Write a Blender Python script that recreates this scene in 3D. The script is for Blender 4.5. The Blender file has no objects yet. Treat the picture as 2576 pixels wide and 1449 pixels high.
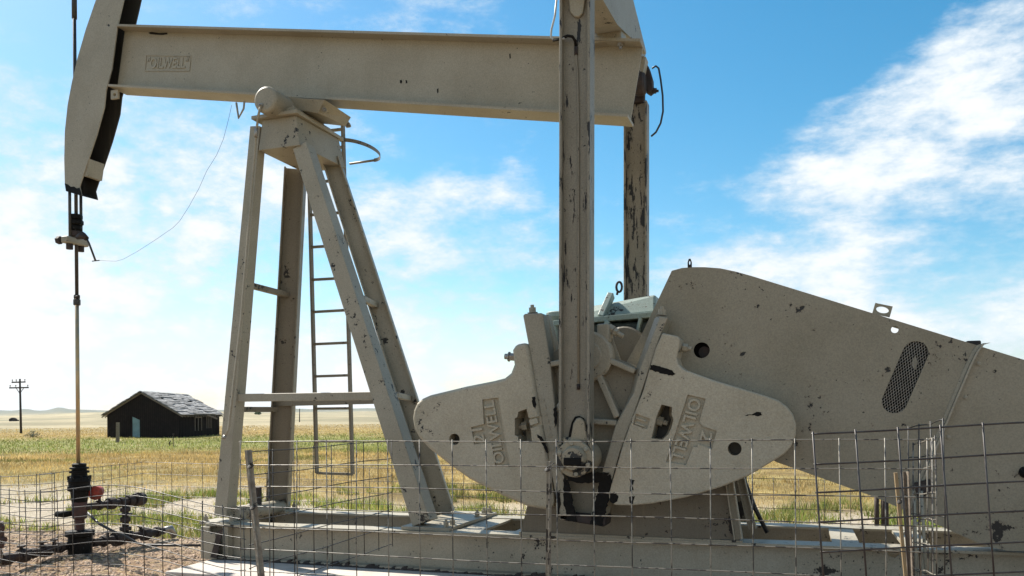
import bpy, math, random
import numpy as np
from mathutils import Vector, Matrix
random.seed(7); RNG = np.random.default_rng(11)
C = bpy.context.scene.collection
SC = bpy.context.scene
# ------------------------------------------------------------------ camera
F, CX, CY, EYE = 2080.0, 1288.0, 1040.0, 1.6
A = math.radians(18.9); RO = math.radians(0.5)
FW = Vector((-math.sin(A), math.cos(A), 0)); RT = Vector((math.cos(A), math.sin(A), 0)); UP = Vector((0, 0, 1))
R2 = RT*math.cos(RO) - UP*math.sin(RO); U2 = RT*math.sin(RO) + UP*math.cos(RO)
EY = Vector((0, 0, EYE))
def ray(px, py): return FW + R2*((px-CX)/F) + U2*((CY-py)/F)
def P(px, py, y):
    d = ray(px, py); return EY + d*(y/d.y)
def PD(px, py, dep): return EY + ray(px, py)*dep
def PZ(px, py, z):
    d = ray(px, py); return EY + d*((z-EYE)/d.z)
cam = bpy.data.cameras.new('camera'); co = bpy.data.objects.new('camera', cam); C.objects.link(co)
cam.sensor_width = 36; cam.lens = 36*F/2576; cam.shift_y = (CY-724.5)/2576
cam.clip_start = 0.05; cam.clip_end = 60000
m = Matrix((R2, U2, -FW)).transposed().to_4x4(); m.translation = EY; co.matrix_world = m
SC.camera = co

# ------------------------------------------------------------------ materials
def nodes(name):
    m = bpy.data.materials.new(name); m.use_nodes = True
    nt = m.node_tree; nt.nodes.clear()
    o = nt.nodes.new('ShaderNodeOutputMaterial'); b = nt.nodes.new('ShaderNodeBsdfPrincipled')
    nt.links.new(b.outputs[0], o.inputs[0]); return m, nt, b
def N(nt, t, **k):
    n = nt.nodes.new(t)
    for a, v in k.items():
        if a.startswith('i_'): n.inputs[a[2:]].default_value = v
        else: setattr(n, a, v)
    return n
def noise(nt, vec, scale, detail=4, rough=.6, out=0):
    n = N(nt, 'ShaderNodeTexNoise', i_Scale=scale, i_Detail=detail, i_Roughness=rough)
    nt.links.new(vec, n.inputs['Vector']); return n.outputs[out]
def ramp(nt, val, stops):
    r = nt.nodes.new('ShaderNodeValToRGB'); nt.links.new(val, r.inputs[0]); e = r.color_ramp.elements
    e[0].position, e[0].color = stops[0][0], col(stops[0][1]); e[1].position, e[1].color = stops[-1][0], col(stops[-1][1])
    for p, c in stops[1:-1]:
        x = e.new(p); x.color = col(c)
    return r.outputs[0]
def col(c): return (c, c, c, 1) if not hasattr(c, '__len__') else (*c, 1)
def mix(nt, fac, a, b, mode='MIX'):
    n = N(nt, 'ShaderNodeMix', data_type='RGBA', blend_type=mode)
    for s, v in ((0, fac), (6, a), (7, b)):
        if isinstance(v, bpy.types.NodeSocket): nt.links.new(v, n.inputs[s])
        else: n.inputs[s].default_value = v if s == 0 else col(v)
    return n.outputs[2]
def math_(nt, op, a, b=None, clamp=False):
    n = N(nt, 'ShaderNodeMath', operation=op, use_clamp=clamp)
    for s, v in ((0, a), (1, b)):
        if v is None: continue
        if isinstance(v, bpy.types.NodeSocket): nt.links.new(v, n.inputs[s])
        else: n.inputs[s].default_value = v
    return n.outputs[0]
def maprange(nt, v, a, b, c=0., d=1.):
    n = N(nt, 'ShaderNodeMapRange', interpolation_type='SMOOTHSTEP'); nt.links.new(v, n.inputs[0])
    for i, x in enumerate((a, b, c, d)): n.inputs[i+1].default_value = x
    return n.outputs[0]
def objvec(nt, sc=(1, 1, 1), coord='Object'):
    t = N(nt, 'ShaderNodeTexCoord'); mp = N(nt, 'ShaderNodeMapping'); mp.inputs['Scale'].default_value = sc
    nt.links.new(t.outputs[coord], mp.inputs[0]); return mp.outputs[0]
def bump(nt, b, h, s, d):
    n = N(nt, 'ShaderNodeBump', i_Strength=s, i_Distance=d); nt.links.new(h, n.inputs['Height']); nt.links.new(n.outputs[0], b.inputs['Normal'])

TAN = (.315, .283, .217)
def paint(name, base=TAN, chip=.0, stretch=(1, 1, 1), rough=.5, lump=0., dirt=.5):
    """chip 0..1 amount of flaked black spots"""
    m, nt, b = nodes(name)
    v = objvec(nt); vs = objvec(nt, stretch)
    big = noise(nt, v, 1.3, 5, .6)
    c = mix(nt, maprange(nt, big, .35, .68), base, tuple(x*k for x, k in zip(base, (.84, .83, .80))))
    st = noise(nt, objvec(nt, (7, 7, .7)), 3, 5, .65)
    c = mix(nt, math_(nt, 'MULTIPLY', maprange(nt, st, .52, .75), .28*dirt), c, (.24, .20, .14))
    gr = noise(nt, v, 90, 3, .7)
    c = mix(nt, .17, c, ramp(nt, gr, [(.36, .12), (.64, .88)]), 'OVERLAY')
    n1 = noise(nt, vs, 9, 5, .68); n2 = noise(nt, v, 1.7, 2, .5)
    s = math_(nt, 'ADD', n1, math_(nt, 'MULTIPLY', n2, .45))
    t = .945 - .12*chip
    ch = maprange(nt, s, t, t+.012)
    sp = noise(nt, v, 34, 3, .6); sp2 = maprange(nt, math_(nt, 'ADD', sp, math_(nt, 'MULTIPLY', n2, .3)), (.875-.045*chip), (.89-.045*chip))
    ch = math_(nt, 'MAXIMUM', ch, sp2)
    halo = math_(nt, 'MAXIMUM', maprange(nt, s, t-.045, t), math_(nt, 'MULTIPLY', maprange(nt, noise(nt, objvec(nt, (5, 5, .45)), 4.2, 4, .7), .62, .74), .6))
    c = mix(nt, math_(nt, 'MULTIPLY', halo, .30*dirt), c, (.16, .11, .07))
    c = mix(nt, ch, c, (.018, .016, .014))
    nt.links.new(c, b.inputs['Base Color'])
    b.inputs['Roughness'].default_value = rough
    b.inputs['Specular IOR Level'].default_value = .35
    h = math_(nt, 'ADD', math_(nt, 'MULTIPLY', noise(nt, v, 220, 2, .5), .3), math_(nt, 'MULTIPLY', noise(nt, v, 26, 5, .6), lump))
    h = math_(nt, 'SUBTRACT', h, math_(nt, 'MULTIPLY', ch, .5))
    h = math_(nt, 'ADD', h, math_(nt, 'MULTIPLY', noise(nt, v, 2.2, 2, .5), 3.5))
    bump(nt, b, h, .5, .004 if not lump else .006)
    return m
def plain(name, base, rough=.6, metal=0., var=.35, scale=14, base2=None, bmp=.3):
    m, nt, b = nodes(name); v = objvec(nt)
    n = noise(nt, v, scale, 5, .65)
    c = mix(nt, maprange(nt, n, .35, .7), base, base2 or tuple(x*(1-var) for x in base))
    nt.links.new(c, b.inputs['Base Color']); b.inputs['Roughness'].default_value = rough; b.inputs['Metallic'].default_value = metal
    bump(nt, b, noise(nt, v, scale*5, 3), bmp, .004)
    if name == 'greasy_black': b.inputs['Specular IOR Level'].default_value = .12
    return m
M = {}
M['paint'] = paint('tan_paint', chip=.12)
M['beam'] = paint('tan_paint_beam', chip=.05)
M['leg'] = paint('tan_paint_leg', chip=.62)
M['pitman'] = paint('tan_paint_flaking', chip=.95, stretch=(1.6, 1.6, .28), base=(.24, .214, .166))
M['farpitman'] = paint('tan_paint_peeling', chip=1.35, stretch=(1.6, 1.6, .28), base=(.25, .212, .155))
M['guard'] = paint('tan_paint_guard', chip=.5, dirt=1.0, base=(.262, .23, .168))
M['cast'] = paint('tan_paint_cast', base=(.405, .357, .268), chip=.15, lump=2.2)
M['shadepaint'] = paint('tan_paint_shaded', base=(.15, .132, .10), chip=.6, dirt=1.2)  # darker tan paints in the shade on the pedestal and bearing cap
M['webpaint'] = paint('tan_paint_crank_web', base=(.21, .187, .14), chip=.5)  # same tan, darkened to put shade into the recessed web
M['darkleg'] = paint('tan_paint_dark_brown', base=(.20, .172, .128), chip=.6)  # darker brown tan for the rear-left leg, ladder and rear braces
M['greasy'] = paint('greasy_paint', chip=1.35, base=(.30, .255, .18), rough=.4)
M['inner'] = paint('shaded_inner', base=(.04, .036, .03), chip=.3)  # near-black base puts shade into the horse head and weight holes
M['housing'] = paint('shaded_teal_housing', base=(.03, .042, .038), chip=.3)  # very dark base paints in the shade on the recessed housing
M['crank'] = paint('tan_paint_crank', chip=.45, lump=.6)
M['skid'] = paint('tan_paint_skid', chip=.55)
M['blue'] = paint('pale_teal_paint', base=(.24, .30, .27), chip=.7, lump=.3)
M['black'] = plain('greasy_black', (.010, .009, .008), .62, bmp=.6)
M['recess_shade'] = paint('shaded_recess_paint', base=(.36, .317, .236), chip=.1, lump=.6)  # cast colour made darker to paint shading into the lettering recesses
M['steel'] = plain('worn_steel', (.33, .31, .28), .4, .6)
M['brass'] = plain('oily_polished_rod', (.50, .33, .15), .35, .5, base2=(.30, .27, .2), scale=5)
M['rod'] = plain('dark_rod', (.05, .045, .04), .5, .3)
M['cable'] = plain('wire_rope_dark', (.06, .055, .05), .6, .3)
M['rust'] = plain('rusty_iron', (.022, .017, .015), .75, .1, base2=(.045, .028, .022), scale=9, bmp=.8)
M['redrust'] = plain('reddish_brown_iron', (.07, .024, .018), .6, .1, base2=(.03, .02, .018), scale=10, bmp=.8)
M['red'] = plain('faded_red_paint', (.33, .03, .014), .6, 0, base2=(.09, .014, .010), scale=9)
M['rubber'] = plain('black_hose', (.02, .02, .02), .5)
M['hosewhite'] = plain('pale_grease_hose', (.42, .42, .40), .5)
M['wood'] = plain('weathered_wood', (.20, .16, .12), .85, 0, base2=(.10, .08, .06), scale=20, bmp=.9)
M['lath'] = plain('yellowed_lath', (.27, .20, .115), .8, 0, base2=(.28, .19, .09), scale=20)
M['darkwood'] = plain('old_pole_wood', (.035, .028, .022), .9, 0, scale=5)
def wiremat(name, a, b_, t0, t1):
    m, nt, b = nodes(name); v = objvec(nt)
    n = noise(nt, v, 12, 3, .6)
    nt.links.new(mix(nt, maprange(nt, n, t0, t1), a, b_), b.inputs['Base Color'])
    b.inputs['Roughness'].default_value = .45; b.inputs['Metallic'].default_value = .1; return m
M['wire'] = wiremat('chipped_white_wire', (.21, .19, .155), (.03, .026, .024), .50, .56)
M['wiredark'] = wiremat('dark_galvanised_wire', (.045, .04, .038), (.03, .022, .02), .4, .6)
M['wiregrey'] = wiremat('grey_galvanised_wire', (.04, .037, .033), (.02, .018, .016), .5, .6)

# concrete
m, nt, b = nodes('concrete'); v = objvec(nt)
c = ramp(nt, noise(nt, v, 3, 8, .7), [(.3, (.34, .29, .25)), (.7, (.55, .50, .44))]); nt.links.new(c, b.inputs[0])
b.inputs['Roughness'].default_value = .9; bump(nt, b, noise(nt, v, 30, 6, .7), .6, .01); M['concrete'] = m

# ------------------------------------------------------------------ mesh helpers
SPLIT = {'flange_bolt', 'saddle_bolt', 'foot_bolt', 'rib', 'cap_bolt', 'stud', 'pipe_collar', 'cable_socket', 'brake_linkage', 'insulator', 'rail_bolt', 'seam_bolt', 'pipe_fitting', 'clamp_bolt', 'brace'}
class MB:
    def __init__(s): s.v = []; s.f = []; s.sm = []
    def add(s, vs, fs, sm=False):
        o = len(s.v); s.v += [Vector(x) for x in vs]; s.f += [[i+o for i in f] for f in fs]; s.sm += [sm]*len(fs); return s
    def hexa(s, p):  # 8 pts: bottom 4 (loop), top 4 (same order)
        return s.add(p, [(3, 2, 1, 0), (4, 5, 6, 7), (0, 1, 5, 4), (1, 2, 6, 5), (2, 3, 7, 6), (3, 0, 4, 7)])
    def box(s, lo, hi):
        (a, b_, c), (d, e, f) = lo, hi
        return s.hexa([(a, b_, c), (d, b_, c), (d, e, c), (a, e, c), (a, b_, f), (d, b_, f), (d, e, f), (a, e, f)])
    def prism(s, pts, ext, sm=False):
        n = len(pts); ext = Vector(ext); pts = [Vector(p) for p in pts]
        nor = Vector((0, 0, 0))
        for i in range(n): nor += pts[i].cross(pts[(i+1) % n])
        if nor.dot(ext) > 0: pts = pts[::-1]
        return s.add(pts + [p+ext for p in pts], [list(range(n)), list(range(2*n-1, n-1, -1))]
                     + [(i, i+n, (i+1) % n + n, (i+1) % n) for i in range(n)])
    def tube(s, path, r, seg=8, caps=True, sm=True):
        path = [Vector(p) for p in path]; n = len(path); vs = []; rr = r if hasattr(r, '__len__') else [r]*n
        t0 = (path[1]-path[0]).normalized(); a = t0.orthogonal().normalized()
        for i in range(n):
            t = (path[min(i+1, n-1)]-path[max(i-1, 0)]).normalized()
            a = (a - t*a.dot(t)).normalized(); b_ = t.cross(a)
            for k in range(seg):
                an = 2*math.pi*k/seg; vs.append(path[i] + (a*math.cos(an)+b_*math.sin(an))*rr[i])
        fs = [(i*seg+k, i*seg+(k+1) % seg, (i+1)*seg+(k+1) % seg, (i+1)*seg+k) for i in range(n-1) for k in range(seg)]
        s.add(vs, fs, sm)
        if caps:
            o = len(s.v)-n*seg
            s.f += [[o+k for k in range(seg-1, -1, -1)], [o+(n-1)*seg+k for k in range(seg)]]; s.sm += [False, False]
        return s
    def lathe(s, c, axis, prof, seg=24, a0=None):   # prof: (along, radius)
        ax = Vector(axis).normalized(); c = Vector(c); a = (a0 or ax.orthogonal()).normalized(); b_ = ax.cross(a); vs = []
        for h, r in prof:
            for k in range(seg):
                an = 2*math.pi*k/seg; vs.append(c + ax*h + (a*math.cos(an)+b_*math.sin(an))*max(r, 1e-4))
        n = len(prof)
        fs = [(i*seg+k, i*seg+(k+1) % seg, (i+1)*seg+(k+1) % seg, (i+1)*seg+k) for i in range(n-1) for k in range(seg)]
        fs += [list(range(seg-1, -1, -1)), [(n-1)*seg+k for k in range(seg)]]
        return s.add(vs, fs)
    def beam(s, p0, p1, bdir, w, d, tf=.018, tw=.012, kind='H', d1=None, w1=None):
        """H: web lies along bdir; flanges at +-d/2 in bdir, w wide"""
        p0, p1, bd = Vector(p0), Vector(p1), Vector(bdir); ax = (p1-p0).normalized()
        bd = (bd-ax*bd.dot(ax)).normalized(); ad = ax.cross(bd)
        def sec(w, d):
            if kind == 'H':
                return [(-w/2, -d/2), (w/2, -d/2), (w/2, -d/2+tf), (tw/2, -d/2+tf), (tw/2, d/2-tf), (w/2, d/2-tf), (w/2, d/2), (-w/2, d/2), (-w/2, d/2-tf), (-tw/2, d/2-tf), (-tw/2, -d/2+tf), (-w/2, -d/2+tf)]
            return [(-w/2, -d/2), (w/2, -d/2), (w/2, d/2), (-w/2, d/2)]
        s0, s1 = sec(w, d), sec(w1 or w, d1 or d); n = len(s0)
        vs = [p0+ad*a+bd*b_ for a, b_ in s0] + [p1+ad*a+bd*b_ for a, b_ in s1]
        return s.add(vs, [list(range(n-1, -1, -1)), list(range(n, 2*n))] + [(i, (i+1) % n, (i+1) % n+n, i+n) for i in range(n)])
    def bolt(s, c, axis, r=.022, h=.03):
        s.lathe(c, axis, [(0, r*1.5), (.006, r*1.5), (.006, r), (h, r)], 6)
        return s.lathe(Vector(c)+Vector(axis).normalized()*h, axis, [(0, r*.5), (h*.5, r*.5)], 8)
    def clusters(s):
        par = list(range(len(s.v)))
        def fd(i):
            while par[i] != i: par[i] = par[par[i]]; i = par[i]
            return i
        for f in s.f:
            for i in f[1:]: par[fd(i)] = fd(f[0])
        isl = {}
        for i in range(len(s.v)): isl.setdefault(fd(i), []).append(i)
        bx = [[ids, [min(s.v[i][k] for i in ids)-.004 for k in range(3)], [max(s.v[i][k] for i in ids)+.004 for k in range(3)]] for ids in isl.values()]
        ch = True
        while ch:
            ch = False
            for a in range(len(bx)):
                for b_ in range(a+1, len(bx)):
                    if all(bx[a][1][k] <= bx[b_][2][k] and bx[b_][1][k] <= bx[a][2][k] for k in range(3)):
                        bx[a] = [bx[a][0]+bx[b_][0], [min(p, q) for p, q in zip(bx[a][1], bx[b_][1])], [max(p, q) for p, q in zip(bx[a][2], bx[b_][2])]]
                        del bx[b_]; ch = True; break
                if ch: break
        out = []
        for ids, _, _ in bx:
            mp = {i: k for k, i in enumerate(ids)}; q = MB(); q.v = [s.v[i] for i in ids]
            for f, sm in zip(s.f, s.sm):
                if f[0] in mp: q.f.append([mp[i] for i in f]); q.sm.append(sm)
            out.append(q)
        return out
    def build(s, name, mat, parent=None, bevel=0, seg=2, cut=None, label=None, cmat=None, recalc=False):
        if name in SPLIT:
            parts = s.clusters()
            if len(parts) > 1: return [q.build(name, mat, parent, bevel, seg, cut, label, cmat, 'x') for q in parts][0]
        me = bpy.data.meshes.new(name)
        lo = Vector([min(v[i] for v in s.v) for i in range(3)]); hi = Vector([max(v[i] for v in s.v) for i in range(3)])
        org = Vector(((lo.x+hi.x)/2, (lo.y+hi.y)/2, lo.z))
        me.from_pydata([v-org for v in s.v], [], s.f); me.polygons.foreach_set('use_smooth', s.sm)
        me.materials.append(M[mat] if isinstance(mat, str) else mat); me.update()
        if cut: me.materials.append(M[cmat or mat])
        o = bpy.data.objects.new(name, me); C.objects.link(o)
        o['_w'] = tuple(org)
        wp = Vector(parent['_w']) if parent else Vector((0, 0, 0))
        o.parent = parent; o.location = org-wp
        if bevel:
            b_ = o.modifiers.new('bevel', 'BEVEL'); b_.width = bevel; b_.segments = seg; b_.limit_method = 'ANGLE'; b_.angle_limit = math.radians(38)
            b_.harden_normals = False
        if cut:
            tmp = []
            for cm in cut:
                cme = bpy.data.meshes.new('c'); cme.from_pydata([v-org for v in cm.v], [], cm.f)
                cme.update()
                cob = bpy.data.objects.new('c', cme); C.objects.link(cob); cob.parent = parent; cob.location = o.location; tmp.append(cob)
                bo = o.modifiers.new('cut', 'BOOLEAN'); bo.object = cob; bo.solver = 'EXACT'
            dg = bpy.context.evaluated_depsgraph_get(); dg.update()
            nm = bpy.data.meshes.new_from_object(o.evaluated_get(dg)); o.modifiers.clear(); o.data = nm
            for t in tmp: bpy.data.objects.remove(t)
        if label: o['label'] = label
        return o
def tag(o, label, cat, group=None, kind=None):
    if label: o['label'] = label
    if cat: o['category'] = cat
    if group: o['group'] = group
    if kind: o['kind'] = kind
    return o
def thing(name, loc, label, cat, group=None):
    o = bpy.data.objects.new(name, None); C.objects.link(o); o.location = loc; o['_w'] = tuple(loc); o.empty_display_size = .2
    return tag(o, label, cat, group)
def text_quad(mb, body, o, u, v, ext):
    cu = bpy.data.curves.new('t', 'FONT'); cu.body = body; cu.extrude = .5; cu.resolution_u = 3; cu.offset = .018
    ob = bpy.data.objects.new('t', cu); C.objects.link(ob)
    dg = bpy.context.evaluated_depsgraph_get(); me = bpy.data.meshes.new_from_object(ob.evaluated_get(dg))
    vs = [x.co.copy() for x in me.vertices]; x0 = min(x.x for x in vs); x1 = max(x.x for x in vs); y0 = min(x.y for x in vs); y1 = max(x.y for x in vs)
    o, u, v, ext = Vector(o), Vector(u), Vector(v), Vector(ext)
    mb.add([o + u*((p.x-x0)/(x1-x0)) + v*((p.y-y0)/(y1-y0)) + ext*(p.z+.5) for p in vs], [list(p.vertices) for p in me.polygons])
    bpy.data.objects.remove(ob); bpy.data.meshes.remove(me)
def pp(pts, y, off=(0, 0)): return [P(a+off[0], b+off[1], y) for a, b in pts]
def frame_mb(pts, y, w, t):     # raised border strip along closed polygon (3D on plane y), thickness t towards camera
    n = len(pts); mb = MB()
    for i in range(n):
        a, b_ = pts[i], pts[(i+1) % n]; d = (b_-a).normalized(); nn = d.cross(Vector((0, 1, 0)))*w/2
        mb.hexa([a-nn-d*w/2, b_-nn+d*w/2, b_+nn+d*w/2, a+nn-d*w/2] + [p+Vector((0, -t*(1+.03*i), 0)) for p in (a-nn-d*w/2, b_-nn+d*w/2, b_+nn+d*w/2, a+nn-d*w/2)])
    return mb
def circ(c, r, y0, y1, seg=24):  # cutter along Y
    return MB().lathe((c.x, y0, c.z), (0, 1, 0), [(0, r), (y1-y0, r)], seg)
YD = Vector((0, 1, 0)); ZD = Vector((0, 0, 1)); XD = Vector((1, 0, 0))

# ================================================================== PUMPJACK
pj = thing('oil_pumpjack', (-1.2, 8.05, 0.07), 'large tan painted oil well pumpjack with chipped beige steelwork on a concrete slab', 'pumpjack')
YC = 8.05
# ---- walking beam
tl, tr_ = P(297, 64, 7.9), P(1606, 93, 7.9); bl, br = P(266, 213, 7.9), P(1584, 298, 7.9)
p0 = (tl+bl)/2; p1 = (tr_+br)/2; ax = (p1-p0).normalized(); hgt = ((tl-bl).length+(tr_-br).length)/2
bz = ax.cross(YD).normalized(); bz = bz if bz.z > 0 else -bz
p0.y = p1.y = YC
wb = MB().beam(p0, p1, bz, .30, hgt, .026, .016).build('walking_beam', 'beam', pj)
def beampt(t, h, y): return p0 + ax*t + bz*h + YD*(y-YC)     # t metres from the left end, h above axis
L = (p1-p0).length
# name plate
c4 = pp([(365, 178), (477, 178), (480, 141), (369, 139)], YC-.008)
fr = frame_mb(c4, 0, .012, .008); text_quad(fr, '"OILWELL"', c4[0]+(c4[1]-c4[0])*.04+(c4[3]-c4[0])*.14, (c4[1]-c4[0])*.92, (c4[3]-c4[0])*.72, (0, -.010, 0))
fr.build('name_plate', 'beam', wb, label='raised casting frame lettered OILWELL on the beam web')
# stiffeners at both ends, bolts
st = MB()
for t in (L-.42,): st.hexa([beampt(t-.008, -hgt/2+.026, 7.9), beampt(t+.008, -hgt/2+.026, 7.9), beampt(t+.008, -hgt/2+.026, YC-.008), beampt(t-.008, -hgt/2+.026, YC-.008),
        beampt(t-.008, hgt/2-.026, 7.9), beampt(t+.008, hgt/2-.026, 7.9), beampt(t+.008, hgt/2-.026, YC-.008), beampt(t-.008, hgt/2-.026, YC-.008)])
bo = MB(); bo.bolt(P(1561, 104, 7.96), (0, 0, -1), .032, .05); bo.bolt(beampt(L-.35, hgt/2, 7.97), bz, .035, .07)
bo.build('flange_bolt', 'steel', wb)
# small bracket hanging below the beam
q = P(600, 262, YC-.1); br_ = MB().tube([q+Vector((-.03, 0, .02)), q+Vector((0, 0, -.16)), q+Vector((.07, 0, -.06)), q+Vector((.08, 0, .02))], .012, 6)
br_.build('hanger_bracket', 'paint', wb)
for pts_ in ([(373, 83), (380, 80), (400, 83), (420, 82), (422, 86), (408, 88), (390, 87), (378, 86)], [(1006, 202), (1010, 200), (1012, 206), (1009, 211), (1006, 208)], [(1020, 201), (1024, 202), (1025, 209), (1021, 210)], [(1099, 224), (1103, 222), (1103, 232), (1100, 235)], [(1281, 136), (1284, 134), (1285, 146), (1282, 148)]):
    MB().prism(pp(pts_, YC-.0095), (0, .003, 0)).build('paint_chip', 'black', wb)
# ---- horsehead
arc = [(241, 0), (215, 76), (194, 149), (180.5, 208), (170, 264), (163, 330), (161.5, 399), (163, 462), (166, 480)]
rt = [(186, 486), (205, 491), (200, 469), (215, 424), (243, 340), (262, 271), (267, 226), (281, 174), (295, 69), (311, 0)]
top = [(335, -110), (372, -200), (400, -285), (330, -210), (279, -100)]
YH = 7.92; YF = 8.18
hp = pp(arc+rt+top, YH)
hh = MB().prism(hp, (0, .014, 0)).build('horse_head', 'paint', pj)
far = [Vector((p.x, YF-.014, p.z)) for p in hp]; MB().prism(far, (0, .014, 0)).build('side_plate', 'inner', hh, label='rear side plate of the horse head with deep shade painted in')
archp = pp([top[-2], top[-1]]+arc, YH+.014)
def strip(poly, y0, y1, th, off=0):
    mb = MB(); k = len(poly)
    cen = sum(poly, Vector())/k
    for i in range(k-1):
        a, b_ = poly[i], poly[i+1]; n = (b_-a).cross(YD).normalized()
        mb.hexa([Vector((a.x, y0, a.z)), Vector((b_.x, y0, b_.z)), Vector((b_.x, y1, b_.z)), Vector((a.x, y1, a.z)),
                 Vector((a.x, y0, a.z))+XD*th, Vector((b_.x, y0, b_.z))+XD*th, Vector((b_.x, y1, b_.z))+XD*th, Vector((a.x, y1, a.z))+XD*th])
    return mb
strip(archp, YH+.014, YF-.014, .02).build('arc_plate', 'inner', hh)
# batten across the open back of the head, greasy lower tip
a_, b_ = P(222, 400, YH+.014), P(216, 443, YH+.014)
MB().hexa([b_+XD*-.03, b_+XD*.02, b_+XD*.02+YD*.232, b_-XD*.03+YD*.232, a_-XD*.03, a_+XD*.02, a_+XD*.02+YD*.232, a_-XD*.03+YD*.232]).build('cross_batten', 'paint', hh)
tipn = pp([(162.5, 461), (171, 464), (178, 470), (186, 469), (193, 474), (200, 472), (206, 491), (186, 487), (165.5, 480)], YH-.003)
MB().prism(tipn, (0, .003, 0)).build('grease_patch', 'black', hh, label='black greasy lower tip')
a_, b_ = P(166, 481, YH+.014), P(204, 491, YH+.014)
MB().hexa([a_, b_, b_+YD*.232, a_+YD*.232, a_+ZD*.03, b_+ZD*.03, b_+YD*.232+ZD*.03, a_+YD*.232+ZD*.03]).build('bottom_plate', 'black', hh)
q = P(288, 238, YH+.02); mb = MB().box((q.x-.06, q.y, q.z-.05), (q.x+.05, q.y+.03, q.z+.06)); mb.build('latch_block', 'paint', hh, cut=[circ(q, .022, q.y-.1, q.y+.1)], bevel=.004)

# ---- saddle, centre bearing
cb = P(665.5, 249, 7.42)
cyl = MB().lathe(cb, (0, 1, 0), [(0, .05), (.0, .115), (.012, .135), (.03, .142), (.40, .142), (.42, .15), (.60, .15), (.62, .142), (.94, .142), (.96, .13), (.965, .05)], 40)
sb = cyl.build('centre_bearing', 'paint', pj)
MB().bolt(P(657, 266, 7.415), (0, -1, 0), .018, .03).build('grease_fitting', 'steel', sb)
e0, e1 = P(728, 250, 7.78), P(822, 254, 7.78)
zt = e0.z+.01; zt1 = e1.z+.0
sd = MB().hexa([(e0.x+.05, 7.80, e0.z-.11), (e1.x-.12, 7.80, e1.z-.11), (e1.x-.05, 8.26, e1.z-.11), (e0.x+.05, 8.26, e0.z-.11),
                (e0.x, 7.74, zt), (e1.x, 7.74, zt1), (e1.x, 8.30, zt1), (e0.x, 8.30, zt)])
sd.build('saddle_block', 'paint', pj, bevel=.006)
mb = MB()
for dx, yy in ((-.05, 7.80), (-.05, 8.30)): mb.bolt((e1.x+dx, yy, e1.z-.08), (1, 0, -.6), .025, .03)
mb.build('saddle_bolt', 'steel', pj)
# black rubber seam line of bearing pads
bp = pp([(683, 283), (738, 266), (742, 281), (672, 296)], 7.62)
MB().prism(bp, (0, .75, 0)).build('bearing_pad', 'paint', pj, bevel=.006)
# ---- post cap
lo = 7.62; hi_ = 8.45
f_tl, f_tr, f_bl, f_br = P(660, 303, lo), P(744, 290, lo), P(650, 383, lo-.03), P(754, 361, lo-.03)
zt = (f_tl.z+f_tr.z)/2; zb = (f_bl.z+f_br.z)/2
xr = (f_tr.x, f_br.x); xl = (f_tl.x, f_bl.x)
capm = MB().hexa([(xl[1], lo-.03, zb), (xr[1]+.0, lo-.03, zb), (xr[1]+.03, hi_+.03, zb), (xl[1], hi_+.03, zb), (xl[0], lo, zt), (xr[0], lo, zt), (xr[0]+.03, hi_, zt), (xl[0], hi_, zt)])
cap = capm.build('post_cap', 'leg', pj, bevel=.006)
MB().box((xl[0]-.10, lo-.06, zt+.002), (xr[0]+.05, hi_+.08, zt+.04)).build('cap_plate', 'paint', cap, bevel=.004)
# ---- samson legs
def leg(b, t, yb, yt, wb_, wt, dirv, kind='H', mat='leg', d=.2, d1=.17, **k):
    return MB().beam(P(*b, yb), P(*t, yt), dirv, wb_, d, .016, .012, kind, d1, wt, **k).build('leg', mat, pj, bevel=.004, seg=1)
lg1 = leg((566, 1297), (650, 322), 7.55, 7.66, .17, .125, (1, .0, 0), kind='box', d=.16, d1=.125)
leg((1070, 1314), (764, 372), 7.55, 7.70, .20, .17, (0, 1, 0), kind='box', d=.20, d1=.17)
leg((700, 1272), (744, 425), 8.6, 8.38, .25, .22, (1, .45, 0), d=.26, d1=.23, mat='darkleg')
leg((1120, 1292), (834, 405), 8.6, 8.38, .2, .18, (1, .35, 0), d=.22, d1=.2)
# conduit down the front-left leg
MB().tube([P(657, 262, 7.40), P(650, 290, 7.42), P(645, 330, 7.50), P(638, 420, 7.50), P(607, 800, 7.455), P(575, 1080, 7.43), P(566, 1098, 7.42)], .013, 8).build('grease_pipe', 'paint', pj)
MB().tube([P(645.5, 320, 7.49), P(644, 345, 7.485)], .02, 8).tube([P(566, 1096, 7.42), P(563, 1104, 7.40)], .019, 8).build('pipe_fitting', 'steel', pj)
# braces
def flat(a, b_, ya, yb, h, t, mat='leg'): return MB().beam(P(*a, ya), P(*b_, yb), (0, 0, 1), t, h, kind='box').build('brace', mat, pj, bevel=.004, seg=1)
flat((592, 1001), (945, 996), 7.56, 7.56, .085, .06)
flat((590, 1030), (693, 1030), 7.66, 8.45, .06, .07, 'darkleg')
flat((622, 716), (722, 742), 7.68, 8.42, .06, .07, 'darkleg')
flat((905, 748), (945, 768), 7.7, 8.45, .06, .06)
flat((985, 992), (1030, 1002), 7.7, 8.5, .06, .06)
flat((690, 1016), (1000, 1008), 8.5, 8.5, .06, .05, 'darkleg')
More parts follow.
